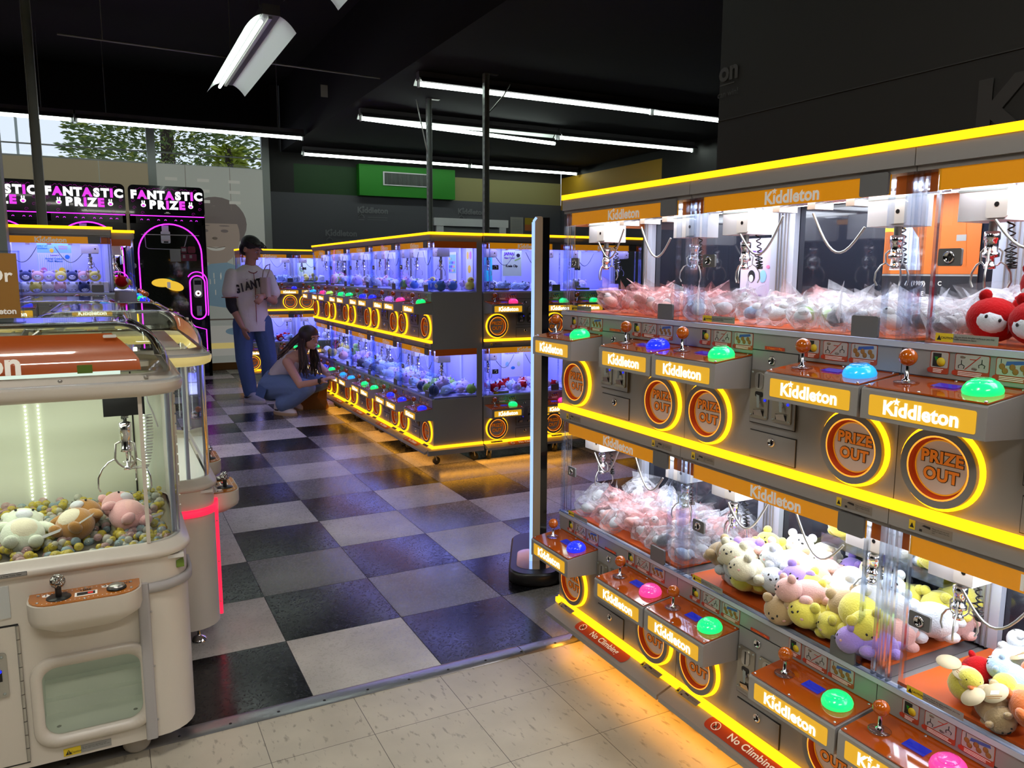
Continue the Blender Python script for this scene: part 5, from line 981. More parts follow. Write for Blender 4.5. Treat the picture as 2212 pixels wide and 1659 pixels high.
# ------------------------------------------------------------------ black arched prize machines
def arch_pts(x0, x1, zb, zc, n=20): c = (x0 + x1) / 2; r = (x1 - x0) / 2; return [(x1, zb)] + [(c + r * cos(pi * k / n), zc + r * sin(pi * k / n)) for k in range(n + 1)] + [(x0, zb)]
def oval(x0, z0, x1, z1, n=10): return rrect(x0, z0, x1, z1, (x1 - x0) / 2 - .0005, n)
def prize_machine(x, label):
    t = thing('prize_machine', label, 'prize machine', (x, 10.97, 0)); w = .88
    mb = MB(); mb.box((0, .02, .0), (w, .58, 2.08), 'blackgloss'); mb.box((0, .0, 0), (.07, .02, 2.08), 'blackgloss'); mb.box((0, 0, 1.97), (w, .02, 2.08), 'blackgloss'); mb.box((.84, 0, 0), (w, .02, 2.08), 'blackgloss'); mb.box((0, 0, 0), (w, .02, .35), 'blackgloss'); link('cabinet', mb, t)
    hd = MB(); P = rrect(0, 2.06, w, 2.44, .06, 6); hd.loft([[(a, .10, b) for a, b in P], [(a, -.012, b) for a, b in P]], 'blackgloss', smooth=False); h_ = link('header_panel', hd, t)
    L = [('FANTASTIC', .128, 2.315, .1), ('PRIZE', .128, 2.20, .1)]
    sz = .135; me = []
    def word(wd, cx, cz, pink, sz):
        adv = {'I': .36, 'N': .86, 'A': .80, 'C': .80, 'S': .70, 'T': .68, 'F': .64, 'P': .70, 'R': .76, 'Z': .74, 'E': .68}; tot = sum(adv[c] for c in wd) * sz; X = cx - tot / 2
        for i, c in enumerate(wd): X += adv[c] * sz / 2; me.append((text(c, 'maglit' if i in pink else 'whitelit', sz, .065), TR((X, -.014, cz)))); X += adv[c] * sz / 2
    word('FANTASTIC', .44, 2.318, (1, 4, 7), .134); word('PRIZE', .44, 2.20, (2, 4), .134); link('lettering', merge(me), h_)
    rb = MB()
    for sx in (-1, 1):
        cx = .44 + sx * .275; rb.ell((cx, -.014, 2.195), (.030, .002, .026), 'whitelit', 14, 8); rb.ell((cx, -.016, 2.190), (.018, .002, .014), 'maglit', 10, 6); rb.ell((cx - .012, -.014, 2.235), (.008, .002, .018), 'whitelit', 8, 6); rb.ell((cx + .012, -.014, 2.235), (.008, .002, .018), 'whitelit', 8, 6)
    link('rabbit_emblem', rb, h_)
    sw = MB()
    for k in range(9):
        cx = .12 + k * .08; sg = 1 if k % 2 else -1; sw.tube([(cx - .035 + .07 * q / 10, -.0135, 2.395 + sg * .012 * sin(q / 10 * 2 * pi)) for q in range(11)], .0016, 'magdim', 4)
    for cx, cz in ((.06, 2.16), (.82, 2.16), (.05, 2.24), (.83, 2.24), (.15, 2.10), (.74, 2.10)): sw.tube([(cx + .022 * cos(a) * (1 - a / 9), -.0135, cz + .022 * sin(a) * (1 - a / 9)) for a in [k * .5 for k in range(14)]], .0016, 'magdim', 4)
    link('swirl_border', sw, h_); link('maker_mark', cached('mk', lambda: MB().box((.40, -.0135, 2.102), (.47, -.0125, 2.106), 'letw').box((.42, -.0135, 2.11), (.455, -.0125, 2.118), 'letw')), h_)
    link('led_strip', MB().box((.01, -.02, 2.062), (w - .01, -.012, 2.072), 'pinkled'), t)
    sp = MB()
    for xx in (.136, .21, .33, .41, .53, .60, .71, .776): sp.tube([(xx + .012 * cos(a), -.004, 2.012 + .012 * sin(a)) for a in (0, .8, 1.57, 2.3, 3.14)], .0025, 'pinkled', 5)
    link('spot_lights', sp, t)
    A_ = arch_pts(.077, .817, .40, 1.60); gl = MB(); gl.poly([(a, .012, b) for a, b in A_], 'winglass'); link('window', gl, t)
    inn = MB(); inn.poly([(a, .0185, b) for a, b in arch_pts(.079, .815, .40, 1.60)], 'innerdark')
    link('interior', inn, t)
    ll = MB(); ll.tube([(.82, -.004, 1.27)] + [(a, -.004, b) for a, b in A_[1:]] , .009, 'pinkled', 6); link('led_strip', ll, t)
    cn = MB(); O = oval(.655, .76, .835, 1.32); cn.loft([[(a, .02, b) for a, b in O], [(a, -.03, b) for a, b in O]], 'blackgloss', smooth=False); c_ = link('console', cn, t)
    link('led_strip', MB().tube([(a, -.031, b) for a, b in O], .009, 'pinkled', 6, closed=True), c_); link('led_strip', MB().tube([(a, -.012, b) for a, b in oval(.625, .72, .865, 1.37)][8:30], .007, 'pinkled', 6), c_)
    link('face_plate', MB().bbox((.695, -.035, 1.04), (.80, -.03, 1.29), 'steel', .03, ax=1).box((.708, -.037, 1.205), (.79, -.035, 1.262), 'ink'), c_); link('push_button', MB().lathe([(.036, 0), (.034, .012), (0, .016)], 'whitelit', (.748, -.035, 1.094), 20, 'y').lathe([(.014, .016), (.014, .0175), (0, .018)], 'redlab', (.748, -.035, 1.094), 16, 'y'), c_)
    link('coin_slot', MB().bbox((.722, -.035, .805), (.782, -.03, .93), 'steel', .006, ax=1).box((.75, -.037, .86), (.754, -.035, .91), 'ink').ell((.765, -.036, .87), (.006, .002, .006), 'btnb', 8, 5), c_)
    link('claw_unit', MB().bbox((.345, -.002, 1.73), (.455, .0, 1.88), 'housing', .015, ax=1).box((.36, -.002, 1.88), (.44, .0, 1.95), 'housing').box((.355, -.004, 1.765), (.445, -.002, 1.768), 'redlab').bbox((.375, -.004, 1.735), (.43, -.002, 1.755), 'ink', .006, ax=1), t, (0, .010, 0))
    link('rail', MB().box((.12, .008, 1.83), (.80, .010, 1.84), 'steel').tube([(.16, .008, 1.86), (.165, .008, 1.68), (.19, .008, 1.66), (.58, .008, 1.65), (.62, .008, 1.70), (.66, .008, 1.84)], .006, 'strut', 6), t)
    link('instruction_card', MB().box((.44, .004, 1.50), (.565, .006, 1.66), 'paper').bbox((.572, .002, 1.51), (.755, .004, 1.60), 'redcard', .01, ax=1).bbox((.572, .001, 1.61), (.64, .004, 1.69), 'redcard', .008, ax=1).bbox((.65, .001, 1.61), (.745, .004, 1.695), 'redcard', .02, ax=1).box((.59, -.001, 1.545), (.62, .001, 1.585), 'paper').box((.67, -.001, 1.545), (.70, .001, 1.585), 'paper').box((.58, -.001, 1.63), (.63, .001, 1.67), 'paper'), t)
    link('handle_plate', MB().box((.07, -.01, 1.42), (.13, 0, 1.52), 'ink').box((.09, -.012, 1.46), (.11, -.01, 1.475), 'paper'), t)
    link('lower_led_strip', MB().tube([(.62, -.006, .73), (.7, -.006, .66), (.83, -.006, .62), (.832, -.006, .25)], .006, 'pinkled', 6), t)
    return t
M['winglass'] = glassm('dark_window', (.5, .55, .5), .25, 1, .03, .06); M['innerdark'] = mat('dark_interior', (.035, .045, .035), .4, bump=(30, .5, .02)); M['redcard'] = mat('red_card', (.16, .015, .035), .5)
pm = prize_machine(.326, 'rightmost black arched prize machine with magenta lights, fully visible beside the window poster')
prize_machine(-.59, 'middle black arched prize machine, partly hidden by the blue-lit claw machine'); prize_machine(-1.505, 'leftmost black arched prize machine, cut off by the left edge')
t_ = thing('neon_reflection', 'yellow neon reflection, built as glowing ovals, in the rightmost black prize machine', 'reflection', (.73, 10.965, 1.2)); link('disc', MB().ell((-.07, 0, .03), (.13, .006, .055), 'yelglow', 20, 10), t_); link('disc', MB().ell((.06, -.004, -.01), (.12, .006, .06), 'yelglow', 20, 10, R=Matrix.Rotation(.3, 4, 'Y')), t_); link('label', MB().box((-.02, -.012, -.04), (.02, -.01, .04), 'letw'), t_)  # neon reflection on the window put in as glowing ovals
for o_ in t_.children: o_.data.materials[0] = M['yelglow'] if o_.name.startswith('disc') else o_.data.materials[0]

# ------------------------------------------------------------------ acrylic sign, standee, paper bag
t_ = thing('sign_holder', 'orange sign in a clear acrylic stand on the foreground machine', 'sign', (-.312, 2.5, 1.245))
link('card', MB().box((-.10, 0, .012), (.105, .004, .185), 'cardorange'), t_); link('acrylic_sleeve', MB().box((-.105, -.002, .002), (.112, -.0015, .192), 'pane').box((.109, -.003, 0), (.113, .007, .192), 'panel2').box((-.105, -.003, .188), (.113, .007, .192), 'panel2').box((-.105, -.04, .0), (.113, .04, .003), 'panel2'), t_)
link('lettering', merge([(text('Or', 'letw', .050, .02), TR((.062, -.0025, .125))), (text('Kiddleton', 'letw', .022, .03), TR((.052, -.0025, .030)))]), t_)
link('back_card', MB().box((-.10, .02, .14), (.06, .023, .23), 'paper'), t_)
for o_ in t_.children:
    if o_.name.startswith('card'): o_.data.materials[0] = M['cardorange']
st = thing('standee', 'tall narrow standee with pale blue lit edge and rounded black base', 'display stand', (1.70, 3.0, 0), (0, 0, -.515))
mb = MB(); mb.box((-.042, 0, .05), (-.028, .02, 1.60), 'standl'); mb.tube([(-.035, .0, 1.58), (-.033, .0, 1.605), (-.022, .0, 1.62)], .006, 'standl', 6)
link('edge_light', mb, st); link('board', MB().bbox((-.028, 0, .05), (.006, .5, 1.625), 'stand', .008, ax=1).box((.006, .004, .05), (.036, .5, 1.62), 'blackgloss'), st)
bs = MB(); bs.loft([[(x, y, z) for x, y in rrect(-.135 + i, -.16 + i, .10 - i, .40, .09, 8)] for z, i in ((0, .012), (.01, 0), (.055, 0), (.062, .008))], 'black'); link('base', bs, st); link('base_inlay', MB().poly([(x, y, .0632) for x, y in rrect(-.10, -.10, .06, .16, .06, 8)], 'chrome'), st)
bg = thing('paper_bag', 'brown paper shopping bag standing on the floor in front of the crouching woman', 'bag', (1.83, 7.86, 0), (0, 0, -.45))
mb = MB(); n_ = 5
for k_ in range(1): mb.loft([[(-.13, -.07, 0), (.12, -.07, 0), (.12, .07, 0), (-.13, .07, 0)], [(-.135, -.085, .12), (.04, -.095, .13), (.13, -.07, .10), (-.13, .08, .12)], [(-.12, -.06, .34), (.12, -.05, .34), (.12, .06, .34), (-.12, .06, .34)]], 'kraft', cap=False, smooth=False)
mb.poly([(-.13, -.07, 0), (.12, -.07, 0), (.12, .07, 0), (-.13, .07, 0)], 'kraft'); link('bag_body', mb, bg); link('handle', MB().tube([(-.04, -.058, .33), (-.04, -.06, .40), (.04, -.06, .40), (.04, -.056, .33)], .004, 'kraft', 6), bg)

# ------------------------------------------------------------------ people
def remesh(mb, vox, smooth=6, mats=None):
    me = mb.mesh('tmp'); o = bpy.data.objects.new('tmp', me); C.objects.link(o)
    r = o.modifiers.new('r', 'REMESH'); r.mode = 'VOXEL'; r.voxel_size = vox; r.use_smooth_shade = True
    s = o.modifiers.new('s', 'SMOOTH'); s.factor = .5; s.iterations = smooth
    bpy.context.view_layer.update(); n = bpy.data.meshes.new_from_object(o.evaluated_get(bpy.context.evaluated_depsgraph_get()))
    bpy.data.objects.remove(o); n.materials.clear(); n.materials.append(mats)
    n.polygons.foreach_set('material_index', [0] * len(n.polygons)); n.polygons.foreach_set('use_smooth', [True] * len(n.polygons)); return n
def limb(mb, pts, rad, m='skin', n=12):
    P = [Vector(p) for p in pts]; Q = []; R = []
    for i in range(len(P) - 1):
        for k in range(5): t = k / 5; Q.append(P[i].lerp(P[i + 1], t)); R.append(rad[i] * (1 - t) + rad[i + 1] * t)
    Q.append(P[-1]); R.append(rad[-1]); mb.tube(Q, R, m, n)
    for p, r in zip(P, rad): mb.ell(p, r, m, 12, 8)
def torso(mb, rings, m='skin', n=20):
    """rings: (centre, side vector half width, front vector half depth)"""
    L = []
    for c, a, b in rings:
        c = Vector(c); a = Vector(a); b = Vector(b); L.append([tuple(c + a * cos(2 * pi * k / n) + b * sin(2 * pi * k / n)) for k in range(n)])
    mb.loft(L, m)
def hand(mb, w, d, up_, s=1, curl=.5, m='skin', side=1):
    """w wrist, d finger direction, up_ back-of-hand normal"""
    d = Vector(d).normalized(); u = Vector(up_).normalized(); sd = d.cross(u).normalized(); w = Vector(w)
    for k in (-1, 0, 1): limb(mb, [w + sd * k * .012 * s, w + d * .08 * s + sd * k * .024 * s], [.015 * s, .013 * s], m, 8)
    for i, (o, L) in enumerate(((-.030, .060), (-.010, .072), (.010, .076), (.029, .068))):
        b = w + d * .078 * s + sd * o * s; p1 = b + (d * cos(curl * .5) - u * sin(curl * .5)) * L * .5 * s; p2 = p1 + (d * cos(curl * 1.3) - u * sin(curl * 1.3)) * L * .32 * s; p3 = p2 + (d * cos(curl * 2) - u * sin(curl * 2)) * L * .25 * s
        limb(mb, [b, p1, p2, p3], [.0095 * s, .0085 * s, .0078 * s, .007 * s], m, 8)
    b = w + d * .022 * s + sd * .026 * s * side; limb(mb, [b, b + (d * .6 + sd * .7 * side - u * .2) * .038 * s, b + (d * .95 + sd * .55 * side - u * .35) * .062 * s], [.013 * s, .0105 * s, .009 * s], m, 8)
def head(mb, c, f, s=1.0, tilt=0, m='skin'):
    """head volume around centre c, face direction f (unit), up from tilt"""
    f = Vector(f).normalized(); z = Vector((0, 0, 1)); sd = f.cross(z).normalized(); u = sd.cross(f).normalized(); c = Vector(c)
    B = Matrix((sd, f, u)).transposed().to_4x4()
    P = lambda x, y, zz: c + (sd * x + f * y + u * zz) * s
    mb.ell(P(0, -.012, .025), (.074 * s, .094 * s, .088 * s), m, 20, 14, R=B); mb.ell(P(0, .022, -.040), (.056 * s, .062 * s, .062 * s), m, 16, 12, R=B); mb.ell(P(0, .060, -.080), (.024 * s, .018 * s, .018 * s), m, 12, 8, R=B)
    limb(mb, [P(0, .084, .022), P(0, .104, -.018)], [.007 * s, .013 * s], m, 8); mb.ell(P(0, .084, -.046), (.026 * s, .012 * s, .007 * s), m, 10, 6, R=B); mb.ell(P(0, .082, -.058), (.022 * s, .012 * s, .007 * s), m, 10, 6, R=B)
    mb.ell(P(0, .074, .034), (.056 * s, .014 * s, .010 * s), m, 12, 6, R=B)
    for x in (-1, 1): mb.ell(P(x * .074, -.012, -.008), (.010 * s, .018 * s, .030 * s), m, 10, 8, R=B)
    return P, B
def facebits(parent, P, B, s, brow='hair'):
    for x in (-1, 1):
        link('eye', MB().ell(P(x * .030, .0775, .012), (.013 * s, .006 * s, .006 * s), 'eyew', 10, 6, R=B).ell(P(x * .030, .0825, .011), (.0055 * s, .003 * s, .0055 * s), 'ink', 8, 6, R=B), parent)
        link('eyebrow', MB().ell(P(x * .031, .087, .034), (.019 * s, .004 * s, .0035 * s), brow, 10, 5, R=B), parent)
    link('lips', MB().ell(P(0, .094, -.051), (.020 * s, .004 * s, .006 * s), 'lip', 10, 6, R=B), parent)
M['skin'] = mat('skin', (.42, .22, .135), .55, sub=0); M['skinw'] = mat('skin_light', (.50, .27, .17), .55); M['hair'] = mat('black_hair', (.008, .007, .007), .5, bump=(160, .5, .003)); M['hairb'] = mat('dark_brown_hair', (.022, .013, .009), .45, bump=(160, .5, .003)); M['hairt'] = mat('hair_ends', (.12, .075, .05), .5)
M['eyew'] = mat('eye_white', (.6, .58, .55), .3); M['lip'] = mat('lips', (.33, .10, .08), .5)
M['jersey'] = mat('cream_jersey_cloth', (.66, .62, .52), .8, bump=(25, .35, .01)); M['blackcloth'] = mat('black_cloth', (.012, .012, .013), .8); M['denim'] = mat('blue_denim', (.06, .115, .24), .85, bump=(40, .45, .008)); M['denimw'] = mat('light_blue_denim', (.12, .19, .33), .85, bump=(40, .45, .008))
M['greytop'] = mat('grey_rib_knit', (.55, .50, .49), .85, bump=(90, .4, .004)); M['shoew'] = mat('white_shoe', (.55, .52, .47), .5); M['sole'] = mat('gum_sole', (.42, .30, .16), .6); M['shoeg'] = mat('pale_grey_shoe', (.40, .40, .46), .6); M['trim'] = mat('orange_black_piping', (.25, .05, .02), .7); M['bagc'] = mat('tan_leather_bag', (.42, .33, .25), .6)
RZ = -.4793
def shoe(parent, loc, rot, m1, sole, s=1, swoosh=None, name='shoe'):
    o = bpy.data.objects.new(name, None); C.objects.link(o); o.parent = parent; o.location = loc; o.rotation_euler = rot
    R_ = lambda z, L0, L1, w: [(x, y, z) for x, y in [(L0 + (L1 - L0) * (.5 + .5 * cos(a)), w * sin(a) * (1 - .12 * cos(a + 2.6))) for a in [2 * pi * k / 24 for k in range(24)]]]
    link('sole', MB().loft([R_(0, -.085, .175, .046), R_(.012, -.092, .185, .050), R_(.030, -.090, .180, .048)], sole), o)
    link('upper', MB().loft([R_(.028, -.088, .178, .047), R_(.05, -.086, .170, .046), R_(.070, -.084, .13, .042), R_(.085, -.080, .075, .038), R_(.105, -.078, .03, .034)], m1), o)
    link('laces', MB().box((.02, -.020, .083), (.028, .02, .091), 'ink' if m1 == 'shoew' else 'shoeg').box((.045, -.020, .078), (.053, .02, .085), 'ink' if m1 == 'shoew' else 'shoeg').box((.070, -.018, .072), (.078, .018, .079), 'ink' if m1 == 'shoew' else 'shoeg'), o)
    for y, sg in ((-.049, -1),): link('swoosh', MB().add([(-.05, y, .062), (-.03, y, .045), (.0, y, .044), (.075, y + .003, .075), (.01, y, .056), (-.03, y, .058)], [(0, 1, 2, 3, 4, 5)], 'ink'), o)
    return o
def person(label, loc): t = thing('person', label, 'person', loc, (0, 0, RZ)); return t
# --- standing man
mt = person('standing man in white baseball jersey and blue jeans, looking down', (1.36, 8.585, 0))
F = Vector((.6, -.8, 0)); S = Vector((.8, .6, 0)); b = MB(); Zv = Vector((0, 0, 1))
def tr(c, w, d): return (c, S * w, F * d)
torso(b, [tr((0, 0, .84), .15, .10), tr((0, 0, .95), .155, .11), tr((-.01, 0, 1.08), .14, .10), tr((0, 0, 1.25), .16, .11), tr((0, 0, 1.36), .17, .095), tr((0, .0, 1.42), .09, .07)])
limb(b, [(0, 0, 1.38), (.012, -.010, 1.46), (.03, -.03, 1.54)], [.062, .056, .055])
fm = Vector((.84, -.30, -.46)).normalized()
Pm, Bm = head(b, (.035, -.025, 1.605), fm, 1.12)
RS = Vector((-.165, -.13, 1.36)); LS = Vector((.165, .11, 1.36))
limb(b, [RS, (-.150, -.17, 1.03), (-.035, -.21, .82)], [.038, .042, .028]); hand(b, (-.03, -.212, .815), (.30, -.02, -.95), (-.6, -.8, -.1), .95, .35, side=-1)
limb(b, [LS, (.225, .04, 1.07), (.185, -.17, 1.135)], [.038, .042, .028]); hand(b, (.183, -.175, 1.135), (-.15, -.75, -.45), (.75, -.25, .5), .9, 1.0, side=1)
for hp, kn, an in (((-.075, -.05, .86), (-.065, -.115, .47), (-.03, -.045, .10)), ((.08, .05, .86), (.15, .02, .47), (.115, .11, .10))): limb(b, [hp, kn, an], [.085, .055, .036]); limb(b, [an, (an[0] + .06, an[1] - .07, .05)], [.035, .03])
link('body', remesh(b, .0072, 4, M['skin']), mt)
facebits(mt, Pm, Bm, 1.12)
h = MB(); h.ell(Pm(0, -.024, .044), (.094, .112, .090), 'hair', 20, 12, R=Bm); h.ell(Pm(0, -.055, -.01), (.086, .068, .085), 'hair', 16, 10, R=Bm)
for k in range(26):
    a = -1.3 + 2.6 * k / 25; q = Pm(.060 * sin(a), .062 * cos(a), .080); h.tube([q, Pm(.072 * sin(a), .090 * cos(a), .082), Pm(.078 * sin(a), .098 * cos(a), .066 + .01 * (k % 3))], [.018, .014, .004], 'hair', 6)
link('hair', h, mt); link('sunglasses', MB().tube([Pm(-.085, -.03, .075), Pm(-.08, .075, .072), Pm(-.045, .112, .070), Pm(0, .112, .074), Pm(.045, .112, .070), Pm(.08, .075, .072), Pm(.085, -.03, .075)], .005, 'ink', 6).ell(Pm(-.035, .104, .072), (.026, .005, .014), 'blackgloss', 12, 6, R=Bm).ell(Pm(.035, .104, .072), (.026, .005, .014), 'blackgloss', 12, 6, R=Bm), mt)
j = MB(); torso(j, [tr((.0, 0, .775), .185, .140), tr((0, 0, .86), .180, .138), tr((-.01, 0, 1.02), .172, .132), tr((0, 0, 1.18), .180, .135), tr((0, 0, 1.30), .192, .125), tr((0, 0, 1.375), .18, .10), tr((0, 0, 1.425), .105, .078), tr((0, 0, 1.45), .072, .062)])
limb(j, [RS + Vector((.012, .01, -.012)), (-.165, -.155, 1.17)], [.064, .082]); limb(j, [LS + Vector((-.012, -.01, -.012)), (.205, .085, 1.16)], [.062, .080])
jy = link('jersey', remesh(j, .011, 5, M['jersey']), mt)
link('shirt_tail', MB().loft([[tuple(Vector((0, 0, z)) + S * w * cos(a) + F * d * sin(a)) for a in [2 * pi * k / 28 for k in range(28)]] for z, w, d in ((.86, .184, .142), (.76, .190, .146))], 'jersey', cap=False), jy)
for i, ch in enumerate('GIANT'):
    ang = -1.0 + i * .30; rr_ = (.182, .138); c_ = Vector((0, 0, 1.195 + .030 * i * .55)) + S * rr_[0] * sin(ang) * 1.03 + F * rr_[1] * cos(ang) * 1.06
    nv = (S * sin(ang) / rr_[0] + F * cos(ang) / rr_[1]).normalized(); yw = math.atan2(nv.x, -nv.y)
    link('lettering', text(ch, 'ink', .115, .05), jy, c_ + nv * .012, (0, -.16, yw), (.72, 1, 1))
link('placket', MB().tube([tuple(Vector((0, 0, z)) + F * (.140 if z < 1.3 else .118) + S * .0) for z in (.80, 1.0, 1.2, 1.36)], .0035, 'trim', 5), jy)
link('collar_trim', MB().tube([tuple(Vector((0, 0, 1.432 - .07 * max(0, sin(a)) ** 2)) + S * .085 * cos(a) + F * (.080 + .035 * max(0, sin(a)) ** 2) * sin(a)) for a in [2 * pi * k / 24 for k in range(24)]], .005, 'trim', 5, closed=True), jy)
link('small_emblem', MB().add([(0, 0, 0), (.008, 0, -.007), (.030, 0, .010), (.010, 0, -.001)], [(0, 1, 2, 3)], 'ink'), jy, Vector((0, 0, 1.30)) + S * -.09 + F * .128, (0, 0, .5))
u_ = MB(); limb(u_, [(-.163, -.145, 1.20), (-.152, -.170, 1.03), (-.125, -.18, .985)], [.060, .053, .049]); link('undersleeve', remesh(u_, .009, 3, M['blackcloth']), mt)
for p0 in ((Vector((-.165, -.157, 1.115)), .081),): link('sleeve_trim', MB().tube([tuple(p0[0] + Vector((p0[1] * cos(a), p0[1] * sin(a), 0))) for a in [2 * pi * k / 20 for k in range(20)]], .004, 'trim', 5, closed=True), jy)
jn = MB(); torso(jn, [tr((0, 0, .76), .15, .12), tr((0, 0, .84), .165, .125), tr((0, 0, .92), .158, .118)])
for hp, kn, an in (((-.075, -.05, .84), (-.068, -.105, .47), (-.035, -.045, .11)), ((.085, .05, .84), (.155, .02, .47), (.115, .11, .11))): limb(jn, [hp, kn, ((kn[0] + an[0]) / 2, (kn[1] + an[1]) / 2 + .005, .28), an], [.112, .086, .080, .074])
link('jeans', remesh(jn, .011, 4, M['denim']), mt)
shoe(mt, (-.025, -.065, 0), (0, 0, -.5), 'shoeg', 'shoew').scale = (1.1, 1.1, 1.15); shoe(mt, (.12, .10, 0), (0, 0, -.75), 'shoeg', 'shoew')
hb = thing('shoulder_bag', 'small pale handbag with a loop strap held under the standing man arm', 'bag', (1.36, 8.585, 0), (0, 0, RZ)); link('bag_body', MB().bbox((.150, -.175, 1.12), (.235, -.06, 1.32), 'bagc', .02), hb); link('strap', MB().tube([(.16, -.10, 1.31), (.17, -.10, 1.38), (.205, -.10, 1.44), (.245, -.11, 1.455), (.245, -.12, 1.40), (.21, -.12, 1.31)], .006, 'bagc', 6), hb)
link('wristband', MB().tube([(.186 + .034 * cos(a), -.150, 1.130 + .034 * sin(a)) for a in [2 * pi * k / 16 for k in range(16)]], .005, 'ink', 5, closed=True), mt)
# --- crouching woman
wt = person('crouching woman in grey tank top and blue jeans reaching for the joysticks', (1.55, 7.755, 0)); wt.rotation_euler.z = RZ - .38; wt.scale = (1.04,) * 3
b = MB(); X = Vector((1, 0, 0)); Y = Vector((0, 1, 0))
def tw(c, w, d, t): return (c, Y * w, Vector((cos(t), 0, -sin(t))) * d)   # t: lean of the spine
torso(b, [tw((-.14, 0, .24), .155, .12, 0), tw((-.11, 0, .32), .135, .11, .5), tw((-.05, 0, .40), .115, .085, .9), tw((.03, 0, .465), .125, .09, .95), tw((.10, 0, .520), .14, .085, .9), tw((.145, 0, .555), .07, .06, .8)])
limb(b, [(.12, 0, .535), (.18, 0, .60), (.215, 0, .66)], [.055, .045, .045])
fwm = Vector((.93, -.20, -.16)).normalized(); Pw, Bw = head(b, (.262, -.005, .715), fwm, .95)
RSw = Vector((.11, -.155, .505)); LSw = Vector((.14, .155, .515))
limb(b, [RSw, (.285, -.20, .305), (.485, -.15, .350)], [.045, .036, .024]); hand(b, (.48, -.15, .35), (.93, .12, .38), (-.2, -.3, .9), .92, .40, side=1)
limb(b, [LSw, (.36, .18, .325), (.50, .06, .385)], [.043, .035, .024]); hand(b, (.497, .06, .385), (.9, -.1, .15), (-.1, .1, .95), .88, .55, side=-1)
for hp, kn, an in (((-.13, -.09, .25), (.32, -.14, .285), (.0, -.13, .10)), ((-.13, .09, .25), (.29, .12, .30), (-.13, .11, .15))): limb(b, [hp, kn, an], [.10, .055, .036])
link('body', remesh(b, .0072, 4, M['skinw']), wt); facebits(wt, Pw, Bw, .95, 'hairb')
h = MB(); h.ell(Pw(0, -.026, .034), (.086, .102, .090), 'hairb', 20, 12, R=Bw); h.ell(Pw(0, -.060, -.015), (.080, .060, .085), 'hairb', 16, 10, R=Bw)
rd = random.Random(3)
for k in range(110):
    sx = rd.choice((-1, 1)); u0 = rd.uniform(-.09, .015); st_ = Pw(sx * .070, u0, rd.uniform(-.02, .03)); 
    if u0 > -.06: e = [st_, st_ + Vector((-.02, 0, -.08)), st_ + Vector((rd.uniform(-.03, .03), 0, -.19)), st_ + Vector((rd.uniform(-.04, .05), rd.uniform(-.02, .02), rd.uniform(-.28, -.38)))]
    else: e = [st_, st_ + Vector((-.05, -sx * .01, -.04)), st_ + Vector((-.10, -sx * .02, -.09)), st_ + Vector((-.16 - rd.random() * .06, -sx * .03 + rd.uniform(-.04, .04), -.15 - rd.random() * .05))]
    h.tube(e, [.012, .011, .009, .003], 'hairb' if k % 4 else 'hairt', 5)
link('hair', h, wt)
tp = MB(); torso(tp, [tw((-.092, 0, .345), .132, .112, .75), tw((-.05, 0, .40), .125, .105, .9), tw((.03, 0, .465), .135, .112, .95), tw((.09, 0, .512), .132, .105, .95), tw((.125, 0, .535), .10, .08, .9)])
link('tank_top', remesh(tp, .009, 3, M['greytop']), wt)
jn = MB(); torso(jn, [tw((-.155, 0, .17), .15, .12, 0), tw((-.15, 0, .24), .175, .145, 0), tw((-.125, 0, .305), .155, .135, .45), tw((-.105, 0, .335), .142, .122, .6)])
limb(jn, [(-.13, -.09, .245), (.10, -.125, .275), (.315, -.14, .275)], [.130, .108, .078]); limb(jn, [(.315, -.14, .270), (.18, -.135, .185), (.045, -.13, .11)], [.074, .080, .086])
limb(jn, [(-.13, .09, .245), (.10, .11, .275), (.285, .12, .29)], [.125, .10, .076]); limb(jn, [(.285, .12, .285), (.10, .115, .22), (-.06, .11, .17)], [.072, .076, .080])
jw = link('jeans', remesh(jn, .011, 4, M['denimw']), wt); link('pocket', MB().poly([(-.20, -.236, .19), (-.10, -.245, .16), (-.06, -.245, .25), (-.16, -.232, .30)], 'denim'), jw)
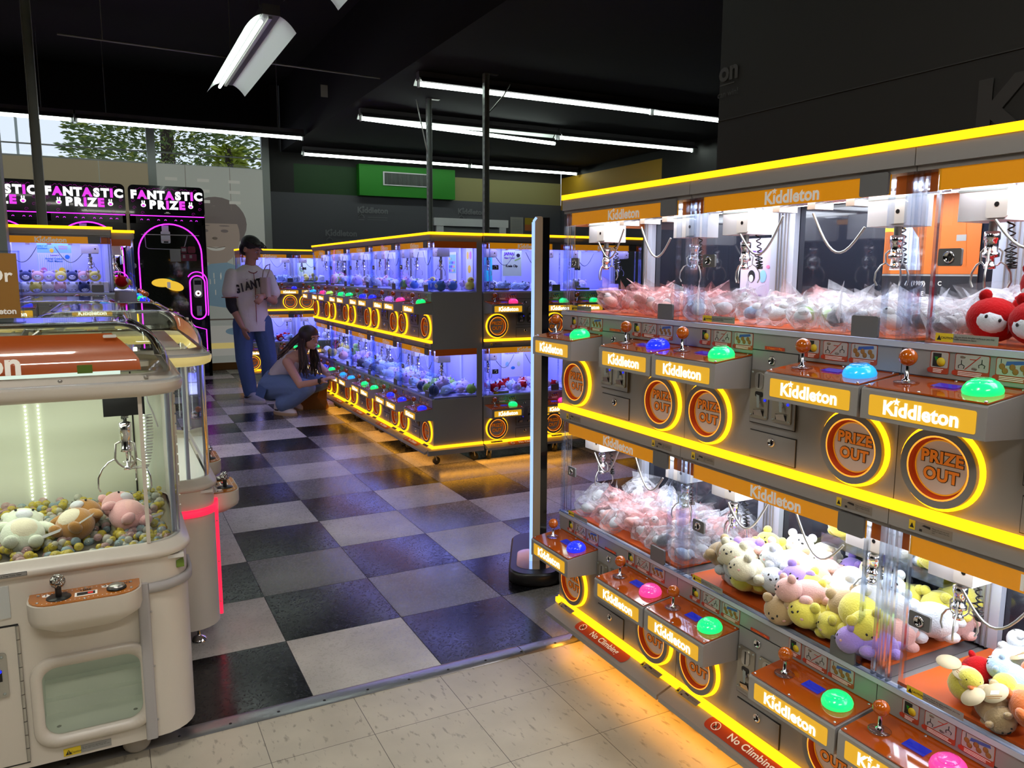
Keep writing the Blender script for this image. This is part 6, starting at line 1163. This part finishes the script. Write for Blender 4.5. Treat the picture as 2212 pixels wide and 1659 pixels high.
shoe(wt, (.005, -.13, .0), (0, 0, -.06), 'shoew', 'sole'); s2 = shoe(wt, (-.12, .11, .055), (0, .42, .1), 'shoew', 'sole')
link('sock', MB().cyl((-.01, -.13, .09), (.02, -.13, .15), .036, 'plushsock', 12) if False else MB().cyl((-.01, -.13, .085), (.015, -.13, .14), .038, 'bagc', 12), wt)
link('wristwatch', MB().bbox((.462, -.19, .335), (.492, -.172, .372), 'ink', .008).tube([(.475 + .006 * sin(a), -.152 + .029 * cos(a), .350 + .029 * sin(a)) for a in [2 * pi * k / 16 for k in range(16)]], .007, 'ink', 6, closed=True), wt)
link('earring', MB().tube([Pw(.078, -.005, -.045 + .0) + Vector((.010 * cos(a), 0, .010 * sin(a))) for a in [2 * pi * k / 10 for k in range(10)]], .0018, 'steel', 4, closed=True), wt)

# ------------------------------------------------------------------ lamps
def area(name, loc, size, e, col, rot=(0, 0, 0), sy=None):
    d = bpy.data.lights.new(name, 'AREA'); d.energy = e; d.color = col; d.size = size
    if sy: d.shape = 'RECTANGLE'; d.size_y = sy
    o = bpy.data.objects.new(name, d); C.objects.link(o); o.location = loc; o.rotation_euler = rot; return o
area('ceiling_lamp', (-.6, .9, 2.9), 1.2, 32, (1, .97, .88), sy=.3)
area('ceiling_lamp', (.2, -1.2, 2.9), 1.2, 44, (1, .97, .88), sy=.3)
area('ceiling_lamp', (-1.8, 2.9, 2.9), 1.2, 14, (1, .97, .9), sy=.3)
area('under_skirt_lamp', (XRW - .02, 1.42, .085), 2.0, 2.6, (1, .42, .04), (0, .35, pi), sy=.04).data.size = .05
C.objects[-1].data.size_y = 2.0
area('under_skirt_lamp', (XI - .02, 6.8, .085), .05, 3.0, (1, .42, .04), (0, .35, pi), sy=3.4)
area('under_skirt_lamp', (2.6, YI - .03, .075), 1.1, 1.2, (1, .42, .04), (-.35, 0, 0), sy=.05)
SC.cycles.use_light_tree = False
for m_ in bpy.data.materials:
    if m_.name not in ('yellow_led', 'white_tube', 'blue_white_tube', 'fluorescent_tube', 'magenta_led', 'pink_bumper', 'pale_blue_edge_light'): m_.cycles.emission_sampling = 'NONE'
